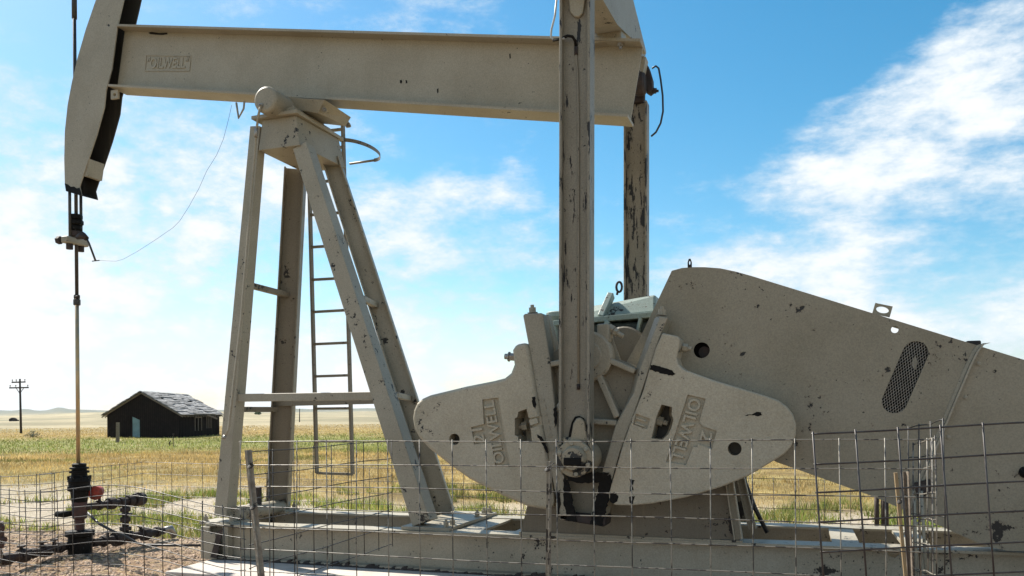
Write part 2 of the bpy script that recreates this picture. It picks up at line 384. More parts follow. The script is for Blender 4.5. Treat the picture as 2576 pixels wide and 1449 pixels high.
# foot plates + bolts
def foot(px, py, yb, w=.42, dd=.42):
    c = P(px, py, yb); z = c.z
    f = MB().box((c.x-w/2, yb-dd/2, z-.055), (c.x+w/2, yb+dd/2, z-.02)).build('foot_plate', 'skid', pj, bevel=.004)
    k = MB()
    for sx, sy in ((-.38, -.36), (.38, -.36), (.38, .36)): k.bolt((c.x+sx*w, yb+sy*dd, z-.02), (0, 0, 1), .024, .05)
    k.build('foot_bolt', 'paint', f)
foot(566, 1304, 7.55, .44, .3); foot(700, 1276, 8.6, .4, .3)
c = P(1085, 1321, 7.55)
f = MB().box((c.x-.26, 7.40, c.z-.035), (c.x+.26, 8.75, c.z-.0)).build('foot_plate', 'skid', pj, bevel=.004)
k = MB()
for y_ in (7.46, 7.62, 8.30, 8.5, 8.68): k.bolt((c.x+.2, y_, c.z), (0, 0, 1), .028, .05)
k.build('foot_bolt', 'paint', f)
# spreader pipe between left feet
MB().tube([P(588, 1293, 7.56), P(717, 1271, 8.62)], .078, 20).build('spreader_pipe', 'skid', pj)
MB().box((P(648, 1250, 8).x-.03, 7.98, .45), (P(648, 1250, 8).x+.03, 8.04, .78)).build('clamp_post', 'rust', pj, bevel=.004)

# ---- ladder with hoop
YL = 8.80
ld = thing('ladder', P(840, 1190, YL), None, None); ld.parent = pj; ld.location = Vector(ld['_w'])-Vector(pj['_w'])
lb, ltp = P(797, 1190, YL), P(774, 300, YL); rb, rtp = P(887, 1193, YL), P(862, 296, YL)
def onl(a, b_, py):
    lo_, hi2 = 0., 1.
    for _ in range(40):
        mid = (lo_+hi2)/2; q = a+(b_-a)*mid - EY; yy = CY - F*q.dot(U2)/q.dot(FW)
        if yy > py: lo_ = mid
        else: hi2 = mid
    return a+(b_-a)*lo_
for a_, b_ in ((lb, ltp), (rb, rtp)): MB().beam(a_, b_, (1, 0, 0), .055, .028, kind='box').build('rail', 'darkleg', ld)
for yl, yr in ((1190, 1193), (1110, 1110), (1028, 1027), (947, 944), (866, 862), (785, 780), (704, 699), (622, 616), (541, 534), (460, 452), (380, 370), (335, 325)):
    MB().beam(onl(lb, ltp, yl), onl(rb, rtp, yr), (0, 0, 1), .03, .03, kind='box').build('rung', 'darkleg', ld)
r0 = P(860, 357, YL); hoop = []
cx_, cy_ = r0.x-.02, YL+.42
for i in range(31):
    an = math.radians(-90+i*(180/30)); hoop.append(Vector((cx_+.22*math.cos(an), cy_+.42*math.sin(an), r0.z)))
hm = MB()
for i in range(30):
    a_, b_ = hoop[i], hoop[i+1]; ca = (a_-Vector((cx_, cy_, r0.z)))*.02; cb2 = (b_-Vector((cx_, cy_, r0.z)))*.02
    hm.hexa([a_, b_, b_+cb2, a_+ca, a_+ZD*.045, b_+ZD*.045, b_+cb2+ZD*.045, a_+ca+ZD*.045])
hm.tube([hoop[-1]+ZD*.02, Vector((lb.x+.0, YL+.86, r0.z+.02))], .015, 6)
hm.build('safety_hoop', 'darkleg', ld)

# ---- skid
sk = thing('skid_frame', (-1.2, 8.05, .07), None, None); sk.parent = pj; sk.location = Vector(sk['_w'])-Vector(pj['_w'])
za, zc = P(616, 1321, 7.35).z, P(1864, 1359, 7.35).z; xa, xc = P(616, 1321, 7.35).x, P(1864, 1359, 7.35).x
sl = (zc-za)/(xc-xa)*.55
def ztop(x): return za + sl*(x-xa)
x0 = P(516, 1312, 7.35).x; x1 = 4.6
def rail(yc):
    a_ = Vector((x0, yc, (ztop(x0)+.07)/2)); b_ = Vector((x1, yc, (ztop(x1)+.07)/2))
    h0, h1 = ztop(x0)-.07, ztop(x1)-.07
    mb = MB().beam(a_, b_, (0, 0, 1), .24, h0, .022, .014, 'H', h1)
    return mb
qh = P(2249, 1391, 7.45)
rail(7.47).build('rail', 'skid', sk, cut=[MB().lathe((qh.x, 7.2, qh.z), (0, 1, 0), [(0, .05), (.5, .05)], 6)])
rail(8.62).build('rail', 'skid', sk)
# end plates and stiffeners
e = MB().box((x0-.02, 7.30, .072), (x0+.17, 7.325, ztop(x0)-.026)); qq = P(534, 1333, 7.3)
e.build('end_plate', 'skid', sk, cut=[circ(qq, .048, 7.2, 7.5)], bevel=.004)
MB().box((x0-.02, 7.33, .08), (x0, 8.76, ztop(x0)-.026)).build('end_beam', 'skid', sk)
g0 = pp([(547, 1338), (560, 1329), (545, 1405), (529, 1402)], 7.27); MB().prism(g0, (0, .012, 0)).build('gusset', 'rust', sk)
for px in (568,):
    xx = P(px, 1370, 7.36).x; MB().box((xx-.05, 7.37, .095), (xx+.02, 7.45, ztop(xx)-.024)).build('stiffener', 'skid', sk)
for pxa, pxb in ((1152, 1238), (1318, 1345), (2090, 2156), (2262, 2330)):
    xx, xy = P(pxa, 1330, 7.9).x, P(pxb, 1330, 7.9).x
    MB().box((xx, 7.6, ztop(xx)-.03), (xy, 8.49, ztop(xx)-.006)).build('cross_plate', 'skid', sk)
MB().tube([(P(1880, 1350, 7.8).x, 7.75, .40), (x1, 7.75, .40)], .03, 8).build('conduit', 'paint', sk)

mb = MB(); xx = x0+.05
while xx < x1:
    w_ = random.uniform(.03, .12); h_ = random.choice((.012, .02, .03, .05))*random.uniform(.6, 1.1)
    mb.prism([Vector((xx, 7.335, .068)), Vector((xx+w_*1.15, 7.335, .068)), Vector((xx+w_*.8, 7.34, .068+h_)), Vector((xx+w_*.3, 7.34, .068+h_*.8))], (0, .04, 0)); xx += w_*random.uniform(.7, .95)
mb.build('rust_scale', 'rust', sk, label='black rust scale along the bottom edge')
# ---- reducer pedestal
pf = pp([(1346, 1215), (1315, 1345), (1862, 1357), (1832, 1190)], 7.38)
zp = min(ztop(-1)+.004, 9)
for p in (pf[1], pf[2]): p.z = ztop(p.x)+.02
ped = MB().prism(pf, (0, .02, 0)); ped.build('pedestal_plate', 'shadepaint', pj)
MB().prism([Vector((p.x, 8.6, p.z)) for p in pf], (0, .02, 0)).build('pedestal_plate', 'shadepaint', pj)
MB().hexa([pf[1]-XD*.02, pf[1]-XD*.0, pf[1]+YD*1.22, pf[1]+YD*1.22-XD*.02, pf[0]-XD*.02, pf[0], pf[0]+YD*1.22, pf[0]+YD*1.22-XD*.02]).build('pedestal_end', 'shadepaint', pj)
MB().box((pf[1].x-.03, 7.36, ztop(pf[1].x)+.001), (pf[2].x+.02, 7.50, ztop(pf[2].x)+.016)).build('pedestal_foot', 'skid', pj)
for a_, b_, yy in (((1833, 1196), (1858, 1356), 7.37), ((1858, 1180), (1893, 1330), 7.75)):
    MB().beam(P(*b_, yy), P(*a_, yy), (1, 0, 0), .10, .07, .01, .01).build('strut', 'paint', pj)
MB().tube([P(1862, 1150, 7.9), P(1875, 1215, 7.9), P(1900, 1280, 7.9), P(1930, 1340, 7.9)], .02, 8).build('cable', 'rubber', pj)
# ---- gear reducer
gr = thing('gear_reducer', P(1520, 1240, 8.1), None, None); gr.parent = pj; gr.location = Vector(gr['_w'])-Vector(pj['_w'])
gx0, gx1 = P(1400, 800, 7.6).x, P(1648, 800, 7.6).x
zfl = P(1540, 806, 7.6).z; ztopg = P(1540, 752, 7.75).z
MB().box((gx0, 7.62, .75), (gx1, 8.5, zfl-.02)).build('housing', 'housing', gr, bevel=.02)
MB().hexa([(gx0-.02, 7.56, zfl-.03), (gx1+.02, 7.56, zfl+.01), (gx1+.02, 8.55, zfl+.01), (gx0-.02, 8.55, zfl-.03), (gx0-.02, 7.56, zfl+.02), (gx1+.02, 7.56, zfl+.06), (gx1+.02, 8.55, zfl+.06), (gx0-.02, 8.55, zfl+.02)]).build('joint_flange', 'blue', gr, bevel=.006)
MB().hexa([(gx0+.02, 7.62, zfl+.025), (gx1, 7.62, zfl+.06), (gx1, 8.5, zfl+.06), (gx0+.02, 8.5, zfl+.025), (gx0+.2, 7.8, ztopg-.06), (gx1-.02, 7.75, ztopg+.02), (gx1-.02, 8.4, ztopg+.02), (gx0+.2, 8.4, ztopg-.06)]).build('lid', 'blue', gr, bevel=.02)
mb = MB()
for a_, b_, w in (((1530, 808), (1508, 872), .05), ((1612, 800), (1600, 862), .03)):
    mb.beam(P(*b_, 7.59), P(*a_, 7.59), (1, 0, 0), .08, w, kind='box')
mb.beam(P(1500, 866, 7.585), P(1598, 868, 7.585), (0, 0, 1), .07, .03, kind='box')
mb.beam(P(1512, 800, 7.6), P(1538, 742, 7.75), (1, 0, 0), .08, .06, kind='box')
mb.build('rib', 'blue', gr, bevel=.008)
q = P(1552, 742, 8.0); q2 = P(1556, 722, 8.0); eye_ = [q, q+(q2-q)*.5]
for i in range(13):
    an = -math.pi/2 + 2*math.pi*i/12; eye_.append(q2+Vector((.028*math.cos(an)+.006, 0, .05*math.sin(an))))
MB().tube(eye_, .012, 8).build('lifting_eye', 'rust', gr)
q = P(1404, 785, 7.72); MB().lathe(q, (0, 0, -1), [(0, .10), (.01, .115), (.05, .115), (.06, .10), (.09, .075), (.35, .06)], 28).build('breather_neck', 'blue', gr)

# ---- crank (behind pitman)
YK = 6.98
ck = thing('crank_arm', P(1470, 1100, 7.1), None, None); ck.parent = pj; ck.location = Vector(ck['_w'])-Vector(pj['_w'])
lf = [(1315, 793), (1320, 789), (1362, 787), (1366, 792), (1383, 900), (1392, 985), (1404, 1100), (1420, 1230), (1432, 1310), (1408, 1309), (1398, 1250), (1381, 1160), (1357, 1028), (1333, 888)]
MB().prism(pp(lf, YK), (0, .26, 0)).build('edge_rail', 'crank', ck, bevel=.012, seg=3, label='left rail of the crank with cast scale numbers')
rf = [(1650, 793), (1680, 799), (1675, 812), (1664, 836), (1641, 905), (1606, 1010), (1560, 1135), (1531, 1238), (1514, 1320), (1484, 1316), (1492, 1270), (1516, 1182), (1548, 1070), (1581, 987), (1594, 926), (1642, 798)]
rff = [(a+(17 if i in (14, 15) else 14 if i == 13 else 9 if i == 0 else 3), b_+(3 if i in (0, 15) else 0)) if i in (0, 13, 14, 15) else (a, b_) for i, (a, b_) in enumerate(rf)]
n_r = len(rf); rmb = MB(); bk_ = pp(rf, YK); bk_ = [p+YD*.10 for p in bk_]; fr_ = pp(rff, YK); ba_ = [p+YD*.16 for p in bk_]
rmb.add(fr_+bk_+ba_, [list(range(n_r)), list(range(3*n_r-1, 2*n_r-1, -1))]+[(i, i+n_r, (i+1) % n_r+n_r, (i+1) % n_r) for i in range(n_r)]+[(i+n_r, i+2*n_r, (i+1) % n_r+2*n_r, (i+1) % n_r+n_r) for i in range(n_r)])
rmb.build('edge_rail', 'crank', ck, bevel=.008, seg=2, label='right rail of the crank with sunlit left face')
web = [(1355, 900), (1395, 885), (1440, 850), (1540, 850), (1560, 905), (1610, 925), (1600, 980), (1520, 1240), (1505, 1312), (1412, 1306), (1385, 1130)]
MB().prism(pp(web, YK+.13), (0, .05, 0)).build('web', 'webpaint', ck, bevel=.006)
MB().beam(P(1372, 795, 7.2), P(1400, 905, 7.2), (1, 0, 0), .12, .08, kind='box').build('back_rib', 'crank', ck, bevel=.01)
hub = P(1478, 896, YK+.02)
MB().lathe(hub, (0, 1, 0), [(-.03, .03), (-.03, .12), (-.015, .13), (-.015, .20), (0, .22), (.25, .22)], 36).build('hub', 'crank', ck, bevel=.0)
hb2 = P(1568, 880, 7.42); MB().lathe(hb2, (0, 1, 0), [(0, .12), (.0, .20), (.02, .215), (.2, .215)], 32).build('bearing_cap', 'shadepaint', ck)
MB().box((P(1500, 815, YK).x, YK+.02, P(1500, 860, YK).z), (P(1530, 815, YK).x, YK+.22, P(1500, 814, YK).z)).build('clamp_lug', 'paint', ck, bevel=.014, seg=3)
mb = MB(); c0 = P(1531, 825, YK+.12); dr = P(1560, 842, YK+.12)-c0
mb.lathe(c0, dr, [(0, .044), (.05, .044)], 6).lathe(c0, dr, [(.055, .038), (.09, .038)], 6).lathe(c0, dr, [(.09, .022), (.15, .022)], 12)
mb.build('clamp_bolt', 'paint', ck)
mb = MB()
for a_, b_, w in (((1372, 920), (1440, 908), .05), ((1530, 905), (1600, 935), .05), ((1508, 940), (1556, 1050), .055), ((1440, 1056), (1555, 1064), .05), ((1440, 990), (1385, 1050), .05)):
    mb.beam(P(*a_, YK+.08), P(*b_, YK+.08), (0, 0, 1) if abs(a_[0]-b_[0]) > 60 else (1, 0, 0), .14, w, kind='box')
mb.build('rib', 'crank', ck, bevel=.012, seg=2)
mb = MB()
for i, t in enumerate('0 1 2 3 4 5 6 7 8 9 10 11 12'.split()):
    f_ = i/12; x_ = 1366+f_*46; y_ = 1008+f_*212
    o_ = P(x_-7, y_+5, YK); text_quad(mb, t, o_, P(x_+ (5 if len(t) < 2 else 12), y_+3, YK)-o_, P(x_-9, y_-5, YK)-o_, (0, -.006, 0))
    mb.build('scale_mark', 'crank', ck); mb = MB()
    text_quad(mb, t, P(1592-f_*44-3, 1045+f_*150, YK), P(1592-f_*44+6, 1049+f_*150, YK)-P(1592-f_*44-3, 1045+f_*150, YK), P(1592-f_*44+1, 1035+f_*150, YK)-P(1592-f_*44-3, 1045+f_*150, YK), (0, -.006, 0))
    mb.build('scale_mark', 'crank', ck); mb = MB()
bm_ = MB()
for c_, d_ in (((1340, 788), (-.05, 0, 1)), ((1664, 793), (.1, 0, 1))): bm_.bolt(P(c_[0], c_[1], YK+.1), d_, .035, .05)
bm_.build('rail_bolt', 'paint', ck)
# greasy black lower end, plus a painted shadow under the bearing
gp = [(1419, 1190), (1430, 1215), (1438, 1260), (1446, 1300), (1465, 1298), (1490, 1270), (1500, 1235), (1508, 1215), (1528, 1192), (1543, 1200), (1545, 1230), (1532, 1262), (1522, 1300), (1514, 1326), (1470, 1318), (1425, 1310), (1420, 1290), (1414, 1240)]
GCAKE = gp
0 and MB().prism(pp(gp, YK-.008), (0, .012, 0)).build('grease_and_shade', 'black', ck, bevel=.004, label='black grease caked over the lower crank end')
MB().hexa([P(1408, 1308, YK), P(1520, 1326, YK), P(1520, 1326, YK)+YD*.26, P(1408, 1308, YK)+YD*.26, P(1406, 1290, YK), P(1524, 1300, YK), P(1524, 1300, YK)+YD*.26, P(1406, 1290, YK)+YD*.26]).build('toe', 'rust', ck, bevel=.012)

def jag(poly, amp=1.6, step=5):
    out = []
    for (a, b_), (c_, d_) in zip(poly, poly[1:]+poly[:1]):
        n_ = max(1, int(math.hypot(c_-a, d_-b_)/step))
        for i in range(n_): out.append((a+(c_-a)*i/n_+random.uniform(-amp, amp), b_+(d_-b_)*i/n_+random.uniform(-amp, amp)))
    return out
for gq in ([(1419, 1200), (1432, 1215), (1440, 1260), (1447, 1298), (1452, 1312), (1426, 1310), (1416, 1250)], [(1508, 1215), (1535, 1192), (1545, 1230), (1530, 1262), (1521, 1300), (1514, 1324), (1484, 1318), (1490, 1290), (1500, 1250)]):
    MB().prism(pp(jag(gq, 2.0, 5), YK-.0085), (0, .012, 0)).build('grease_and_shade', 'black', ck, label='black grease caked over the lower crank end')
for g3 in ([(1424, 1190), (1532, 1188), (1524, 1210), (1500, 1214), (1478, 1216), (1452, 1214), (1430, 1210)], [(1399, 1240), (1406, 1232), (1410, 1262), (1406, 1300), (1399, 1290)],  # first outline is the bearing's shadow painted black, the others are grease
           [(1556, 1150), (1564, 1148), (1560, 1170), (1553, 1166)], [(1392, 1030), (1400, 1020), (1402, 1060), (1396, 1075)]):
    MB().prism(pp(jag(g3, 1.5, 6), YK-.007), (0, .010, 0)).build('grease_and_shade', 'black', ck)
# ---- counterweights
YW = 6.95
lw = [(1288, 880), (1296, 866), (1325, 861), (1332, 888), (1356, 1028), (1379, 1160), (1391, 1251), (1391, 1270), (1377, 1284), (1327, 1275), (1262, 1247), (1179, 1205), (1130, 1170), (1076, 1127), (1052, 1100), (1041, 1080), (1036, 1053), (1039, 1032), (1047, 1014), (1060, 1003), (1080, 994), (1171, 972), (1241, 958), (1268, 951), (1284, 938), (1292, 917), (1290, 900)]
rw = [(1666, 837), (1706, 846), (1711, 853), (1708, 874), (1702, 900), (1707, 917), (1722, 930), (1794, 956), (1924, 995), (1958, 1007), (1980, 1023), (1995, 1043), (2003, 1069), (2002, 1095), (1989, 1126), (1972, 1143), (1945, 1160), (1880, 1199), (1815, 1225), (1728, 1251), (1642, 1267), (1590, 1272), (1548, 1271), (1533, 1262), (1531, 1243), (1564, 1126), (1590, 1052), (1616, 987), (1648, 878)]
def holes(pts, y0, y1): return MB().prism(pp(pts, y0), (0, y1-y0, 0))
def tcut(quad_pts): return MB().prism(pp(quad_pts, YW-.05), (0, .05+.026, 0))
lhole = [(1290, 1036), (1311, 1028), (1317, 1053), (1323, 1090), (1325, 1112), (1291, 1112), (1289, 1100), (1281, 1096), (1281, 1053), (1287, 1050)]
rhole = [(1657, 1017), (1684, 1024), (1683, 1043), (1688, 1056), (1682, 1078), (1675, 1093), (1659, 1108), (1631, 1104), (1637, 1078), (1643, 1050)]
lfr = [(1208, 1005), (1249, 1000), (1278, 1170), (1241, 1174), (1231, 1115), (1187, 1119), (1180, 1075), (1212, 1067)]
rfr = [(1728, 992), (1774, 1003), (1758, 1062), (1767, 1073), (1802, 1084), (1789, 1132), (1742, 1124), (1724, 1171), (1673, 1163)]
cw1 = MB().prism(pp(lw, YW), (0, .30, 0)).build('counterweight', 'cast', pj, bevel=.042, seg=5,
      cut=[holes(lhole, 6.8, 7.18), circ(P(1143, 1105, YW), .052, 6.8, 7.2), tcut(lfr), tcut([(1324, 1052), (1363, 1046), (1364, 1068), (1331, 1078)])], label='left cast counterweight with square hole and lettering reading upward')
cw2 = MB().prism(pp(rw, YW), (0, .30, 0)).build('counterweight', 'cast', pj, bevel=.042, seg=5,
      cut=[holes(rhole, 6.8, 7.18), circ(P(1848, 1129, YW), .055, 6.8, 7.2), tcut(rfr), tcut([(1597, 1040), (1634, 1054), (1625, 1080), (1590, 1068)])], label='right cast counterweight with square hole and lettering reading downward')
yt = YW+.0262
def gfl(q, o): MB().prism(pp(q, YW+.0235), (0, .004, 0)).build('recess_floor', 'recess_shade', o)
gfl(lfr, cw1); gfl(rfr, cw2)
def tq(mb, s_, o_, e_, v_):
    o3 = P(*o_, yt); text_quad(mb, s_, o3, P(*e_, yt)-o3, P(o_[0]+v_[0], o_[1]+v_[1], yt)-o3, (0, -.026, 0))
mb = MB(); tq(mb, 'OILWELL', (1272, 1164), (1244, 1006), (-27, 4)); mb.build('lettering', 'cast', cw1); mb = MB(); tq(mb, '21', (1222, 1111), (1215, 1076), (-27, 4)); mb.build('lettering', 'cast', cw1); mb = MB(); tq(mb, '1', (1336, 1070), (1333, 1057), (20, -6))
mb.build('lettering', 'cast', cw1)
mb = MB(); tq(mb, 'OILWELL', (1736, 1000), (1685, 1156), (31, 8)); mb.build('lettering', 'cast', cw2); mb = MB(); tq(mb, '21', (1767, 1081), (1755, 1124), (28, 9)); mb.build('lettering', 'cast', cw2); mb = MB(); tq(mb, '11', (1602, 1050), (1598, 1066), (24, 8))
mb.build('lettering', 'cast', cw2)
for o_, hp_ in ((cw1, lhole), (cw2, rhole)): MB().prism(pp(hp_, 7.172), (0, .004, 0)).build('hole_shade_floor', 'inner', o_)  # black floors paint the shade down inside the holes
for o_, q_, r_ in ((cw1, P(1143, 1105, YW), .051), (cw2, P(1848, 1129, YW), .054)): MB().lathe((q_.x, 7.08, q_.z), (0, 1, 0), [(0, r_), (.01, r_)], 24).build('hole_shade_floor', 'inner', o_)
# bolts: side studs + hole nuts
mb = MB(); c0 = P(1290, 898, 7.08); mb.lathe(c0, (-1, 0, .1), [(-.04, .035), (.03, .035)], 6).lathe(c0, (-1, 0, .1), [(.03, .045), (.04, .045)], 14).lathe(c0, (-1, 0, .1), [(.04, .026), (.075, .026)], 10); mb.build('stud', 'steel', cw1)
mb = MB(); c0 = P(1704, 872, 7.08); mb.lathe(c0, (1, 0, -.2), [(-.04, .04), (.04, .04)], 6).lathe(c0, (1, 0, -.2), [(.045, .036), (.09, .036)], 6).lathe(c0, (1, 0, -.2), [(.09, .02), (.12, .02)], 10); mb.build('stud', 'paint', cw2)
mb = MB().lathe(P(1306, 1074, 7.08), (1, 0, .1), [(-.02, .022), (.03, .022), (.03, .042), (.08, .042)], 6); mb.build('hole_nut', 'paint', cw1)
mb = MB().lathe(P(1668, 1062, 7.08), (-1, 0, .3), [(-.04, .022), (.0, .022), (.0, .042), (.06, .042)], 6); mb.build('hole_nut', 'paint', cw2)
for o_, pts in ((cw2, [(1636, 918), (1645, 919), (1668, 924), (1690, 931), (1699, 942), (1690, 946), (1668, 940), (1648, 935), (1635, 930)]),
                (cw2, [(1872, 1046), (1890, 1042), (1905, 1037), (1914, 1037), (1917, 1045), (1910, 1048), (1898, 1044)]),
                (cw2, [(1534, 1243), (1545, 1238), (1556, 1246), (1553, 1262), (1544, 1268), (1534, 1262)]),
                (cw2, [(1583, 1205), (1596, 1208), (1590, 1222), (1594, 1232), (1583, 1238), (1586, 1220)]),
                (cw2, [(1582, 1250), (1597, 1248), (1592, 1268), (1583, 1264)]),
                (cw1, [(1338, 1000), (1345, 998), (1350, 1018), (1346, 1030), (1340, 1018)]),
                (cw1, [(1350, 1092), (1362, 1098), (1372, 1112), (1380, 1140), (1374, 1140), (1364, 1115), (1352, 1100)])):
    jit = jag(pts, 1.3, 4)
    MB().prism(pp(jit, YW-.0015), (0, .0035, 0)).build('paint_chip', 'black', o_)

# ---- pitmans
def pitman(yc, top, bot, w, dpt, mat, lab):
    a_, b_ = P(bot[0], bot[1], yc), P(top[0], top[1], yc)
    return MB().beam(a_, b_, (1, 0, 0), dpt, w, .022, .016).build('pitman_arm', mat, pj, bevel=.003, seg=1, label=lab)
pn = pitman(6.74, (1452, -150), (1450, 1118), .262, .17, 'pitman', 'near pitman arm with a grease pipe on its web')
pf_ = pitman(9.35, (1601, 262), (1601, 1000), .262, .17, 'farpitman', 'far pitman arm with heavily peeling paint')
tg = [(1422, -60), (1434, 30), (1445, 42), (1457, 42), (1466, 32), (1474, -20), (1476, -60)]
MB().prism(pp(tg, 6.70), (0, .03, 0)).build('end_tongue', 'paint', pn, bevel=.01, seg=3)
MB().tube([P(1402, 0-20, 6.72), P(1396, 40, 6.72), P(1387, 75, 6.72), P(1386, 92, 6.72), P(1392, 100, 6.72), P(1405, 101, 6.70), P(1420, 96, 6.66)], .009, 8).build('grease_hose', 'hosewhite', pn)
MB().tube([P(1392, 101, 6.718), P(1408, 99, 6.69), P(1428, 90, 6.655), P(1440, 92, 6.67), P(1447, 103, 6.71), P(1449, 118, 6.725)], .0125, 8).build('hose_sleeve', 'black', pn)
MB().tube([P(1449, 112, 6.722), P(1449, 140, 6.722), P(1453, 180, 6.722), P(1455, 300, 6.722), P(1455, 600, 6.722), P(1455, 970, 6.722)], .0095, 8).build('grease_pipe', 'pitman', pn)
MB().tube([P(1449, 118, 6.72), P(1449, 138, 6.72)], .017, 6).tube([P(1455, 966, 6.72), P(1455, 980, 6.72)], .015, 8).build('pipe_fitting', 'rust', pn)
hose = [(1640, 172), (1650, 166), (1657, 172), (1662, 200), (1667, 240), (1668, 280), (1662, 310), (1650, 333), (1638, 343)]
MB().tube([P(a, b_, 9.3) for a, b_ in hose], .011, 8).build('grease_hose', 'rubber', pf_)
# wrist pin bearing at pitman foot
wp_ = P(1444, 1154, 6.62)
wr = MB().lathe(wp_, (0, 1, 0), [(-.055, .02), (-.05, .09), (-.02, .105), (-.0, .11), (.0, .148), (.012, .155), (.05, .155), (.055, .145), (.40, .145)], 40).build('wrist_pin_bearing', 'greasy', pj)
mb = MB()
for i in range(6):
    an = math.radians(90+60*i+8); mb.lathe(wp_+Vector((.128*math.cos(an), 0, .128*math.sin(an))), (0, -1, 0), [(0, .018), (.014, .018), (.016, .012)], 8)
mb.build('cap_bolt', 'paint', wr)
MB().box((wp_.x-.075, wp_.y-.062, wp_.z-.055), (wp_.x+.075, wp_.y-.045, wp_.z+.012)).build('pin_keeper', 'black', wr, bevel=.01)
yk = [(1431, 1118), (1437, 1090), (1441, 1066), (1449, 1052), (1460, 1050), (1470, 1060), (1476, 1090), (1484, 1118)]
MB().prism(pp(yk, 6.68), (0, .04, 0)).build('yoke', 'greasy', wr, bevel=.014, seg=3)
gk = [(1428, 1112), (1432, 1086), (1438, 1062), (1446, 1048), (1457, 1046), (1468, 1052), (1478, 1076), (1485, 1112), (1489, 1150), (1480, 1150), (1478, 1112)]
MB().prism(pp(gk, 6.7205), (0, .006, 0)).build('grease_patch', 'black', wr)
bz2 = pp([(1412, 1100), (1486, 1100), (1488, 1140), (1480, 1165), (1420, 1165), (1413, 1140)], 6.68); MB().prism(bz2, (0, .1, 0)).build('bearing_body', 'greasy', wr, bevel=.02, seg=3)
# ---- equalizer
ey0 = P(1517, 0, 8.6); 
Xq0, Xq1 = P(1590, 150, 9.2).x-.16, P(1626, 131, 9.2).x
zb_, zt_ = P(1560, 78, 8.3).z+.02, P(1626, 131, 9.2).z
eqb = MB().hexa([(Xq0, 6.9, zb_+.22), (Xq1, 6.9, zb_+.22), (Xq1, 9.2, zt_-.02), (Xq0, 9.2, zt_-.02), (Xq0, 6.9, zb_+.52), (Xq1, 6.9, zb_+.52), (Xq1, 9.2, zt_+.16), (Xq0, 9.2, zt_+.16)])
eq = thing('equalizer', (Xq1, 8.05, zb_), None, None); eq.parent = pj; eq.location = Vector(eq['_w'])-Vector(pj['_w'])
side = [P(1517, -10, 8.35), P(1553, 62, 8.35)]
q1 = [P(1500, -40, 7.95), P(1553, 62, 7.95), P(1571, 62, 7.95), P(1579, 87, 7.95)]
xe = P(1624, 141, 9.2).x
def PX(px, py, x):
    d = ray(px, py); return EY + d*(x/d.x)
zM = PX(1565, 75, xe).z
MB().prism([PX(a, b_, xe) for a, b_ in ((1480, -64), (1517, 0), (1553, 62), (1581, 89), (1612, 116), (1611, 141), (1623, 142), (1626, 131), (1593, 0), (1560, -130))], (-.26, 0, 0)).build('cross_beam', 'paint', eq)
bb = MB().box((xe-.40, 7.92, beampt(L-.2, hgt/2, YC).z), (xe-.02, 8.18, zM+.3)); bb.build('bearing_base', 'paint', eq, bevel=.01)
g = pp([(1611, 141), (1625, 143), (1617, 184), (1606, 170)], 9.1); MB().prism(g, (0, .15, 0)).build('hanger_lug', 'paint', eq)
dk = P(1612, 200, 9.2)
mb = MB().lathe(P(1606, 212, 9.18), (1, 0, 0), [(-.06, .11), (.0, .13), (.06, .13), (.08, .10)], 18); mb.build('pin_clevis', 'rust', eq)
pz = pp([(1620, 150), (1632, 168), (1640, 195), (1641, 225), (1633, 232), (1622, 225), (1618, 190)], 9.25); MB().prism(pz, (0, .14, 0)).build('pin_cover', 'rust', eq, bevel=.01)
mb = MB().bolt(P(1640, 228, 9.3), (1, 0, -.2), .03, .05); mb.build('pin_bolt', 'rust', eq)
MB().beam(P(1602, 262, 9.35), P(1602, 180, 9.35), (1, 0, 0), .12, .18, kind='box').build('end_block', 'rust', eq, bevel=.02)

# ---- belt guard
YG = 7.22
gp_ = [(1690, 681), (1716, 674), (1745, 672), (1772, 672), (1812, 675), (1850, 683), (1890, 694), (2576, 905), (2900, 1004), (2900, 1386), (2600, 1386), (2535, 1386), (2480, 1374), (2200, 1250), (1955, 1163), (1880, 1130), (1660, 1040), (1590, 960), (1577, 909), (1612, 846)]
bg = thing('belt_guard', P(2200, 1250, 7.4), None, None); bg.parent = pj; bg.location = Vector(bg['_w'])-Vector(pj['_w'])
E1, E2, RR = P(2303, 888, YG), P(2250, 1010, YG), P(2303+33, 888, YG).x-P(2303, 888, YG).x
ca = []
up_ = (E1-E2).normalized(); rgt = Vector((up_.z, 0, -up_.x))
for i in range(13):
    an = math.pi*i/12; ca.append(E1 + rgt*RR*math.cos(an) + up_*RR*math.sin(an))
for i in range(13):
    an = math.pi + math.pi*i/12; ca.append(E2 + rgt*RR*math.cos(an) + up_*RR*math.sin(an))
slot = MB().prism([p-YD*.05 for p in ca], (0, .1, 0))
GP = pp(gp_, YG)
MB().prism(GP, (0, .012, 0)).build('front_panel', 'guard', bg, cut=[slot, circ(P(1765, 881, YG), .068, 7.0, 7.3), circ(P(2251, 829, YG), .028, 7.0, 7.3)])
rim = MB()
for i in range(len(GP)):
    a_, b_ = GP[i], GP[(i+1) % len(GP)]
    if i in (8,): continue
    n_ = (b_-a_).cross(YD).normalized()*.006
    rim.hexa([a_+YD*.0125, b_+YD*.0125, b_+YD*.38, a_+YD*.38] + [p-n_*2 for p in (a_+YD*.0125, b_+YD*.0125, b_+YD*.38, a_+YD*.38)])
rim.build('rim_band', 'guard', bg)
bq = P(2249, 831, YG+.38); sq = [p+YD*.381 for p in GP]
MB().prism(sq, (0, .01, 0)).build('back_panel', 'guard', bg, cut=[circ(bq, .045, 7.4, 7.8)])
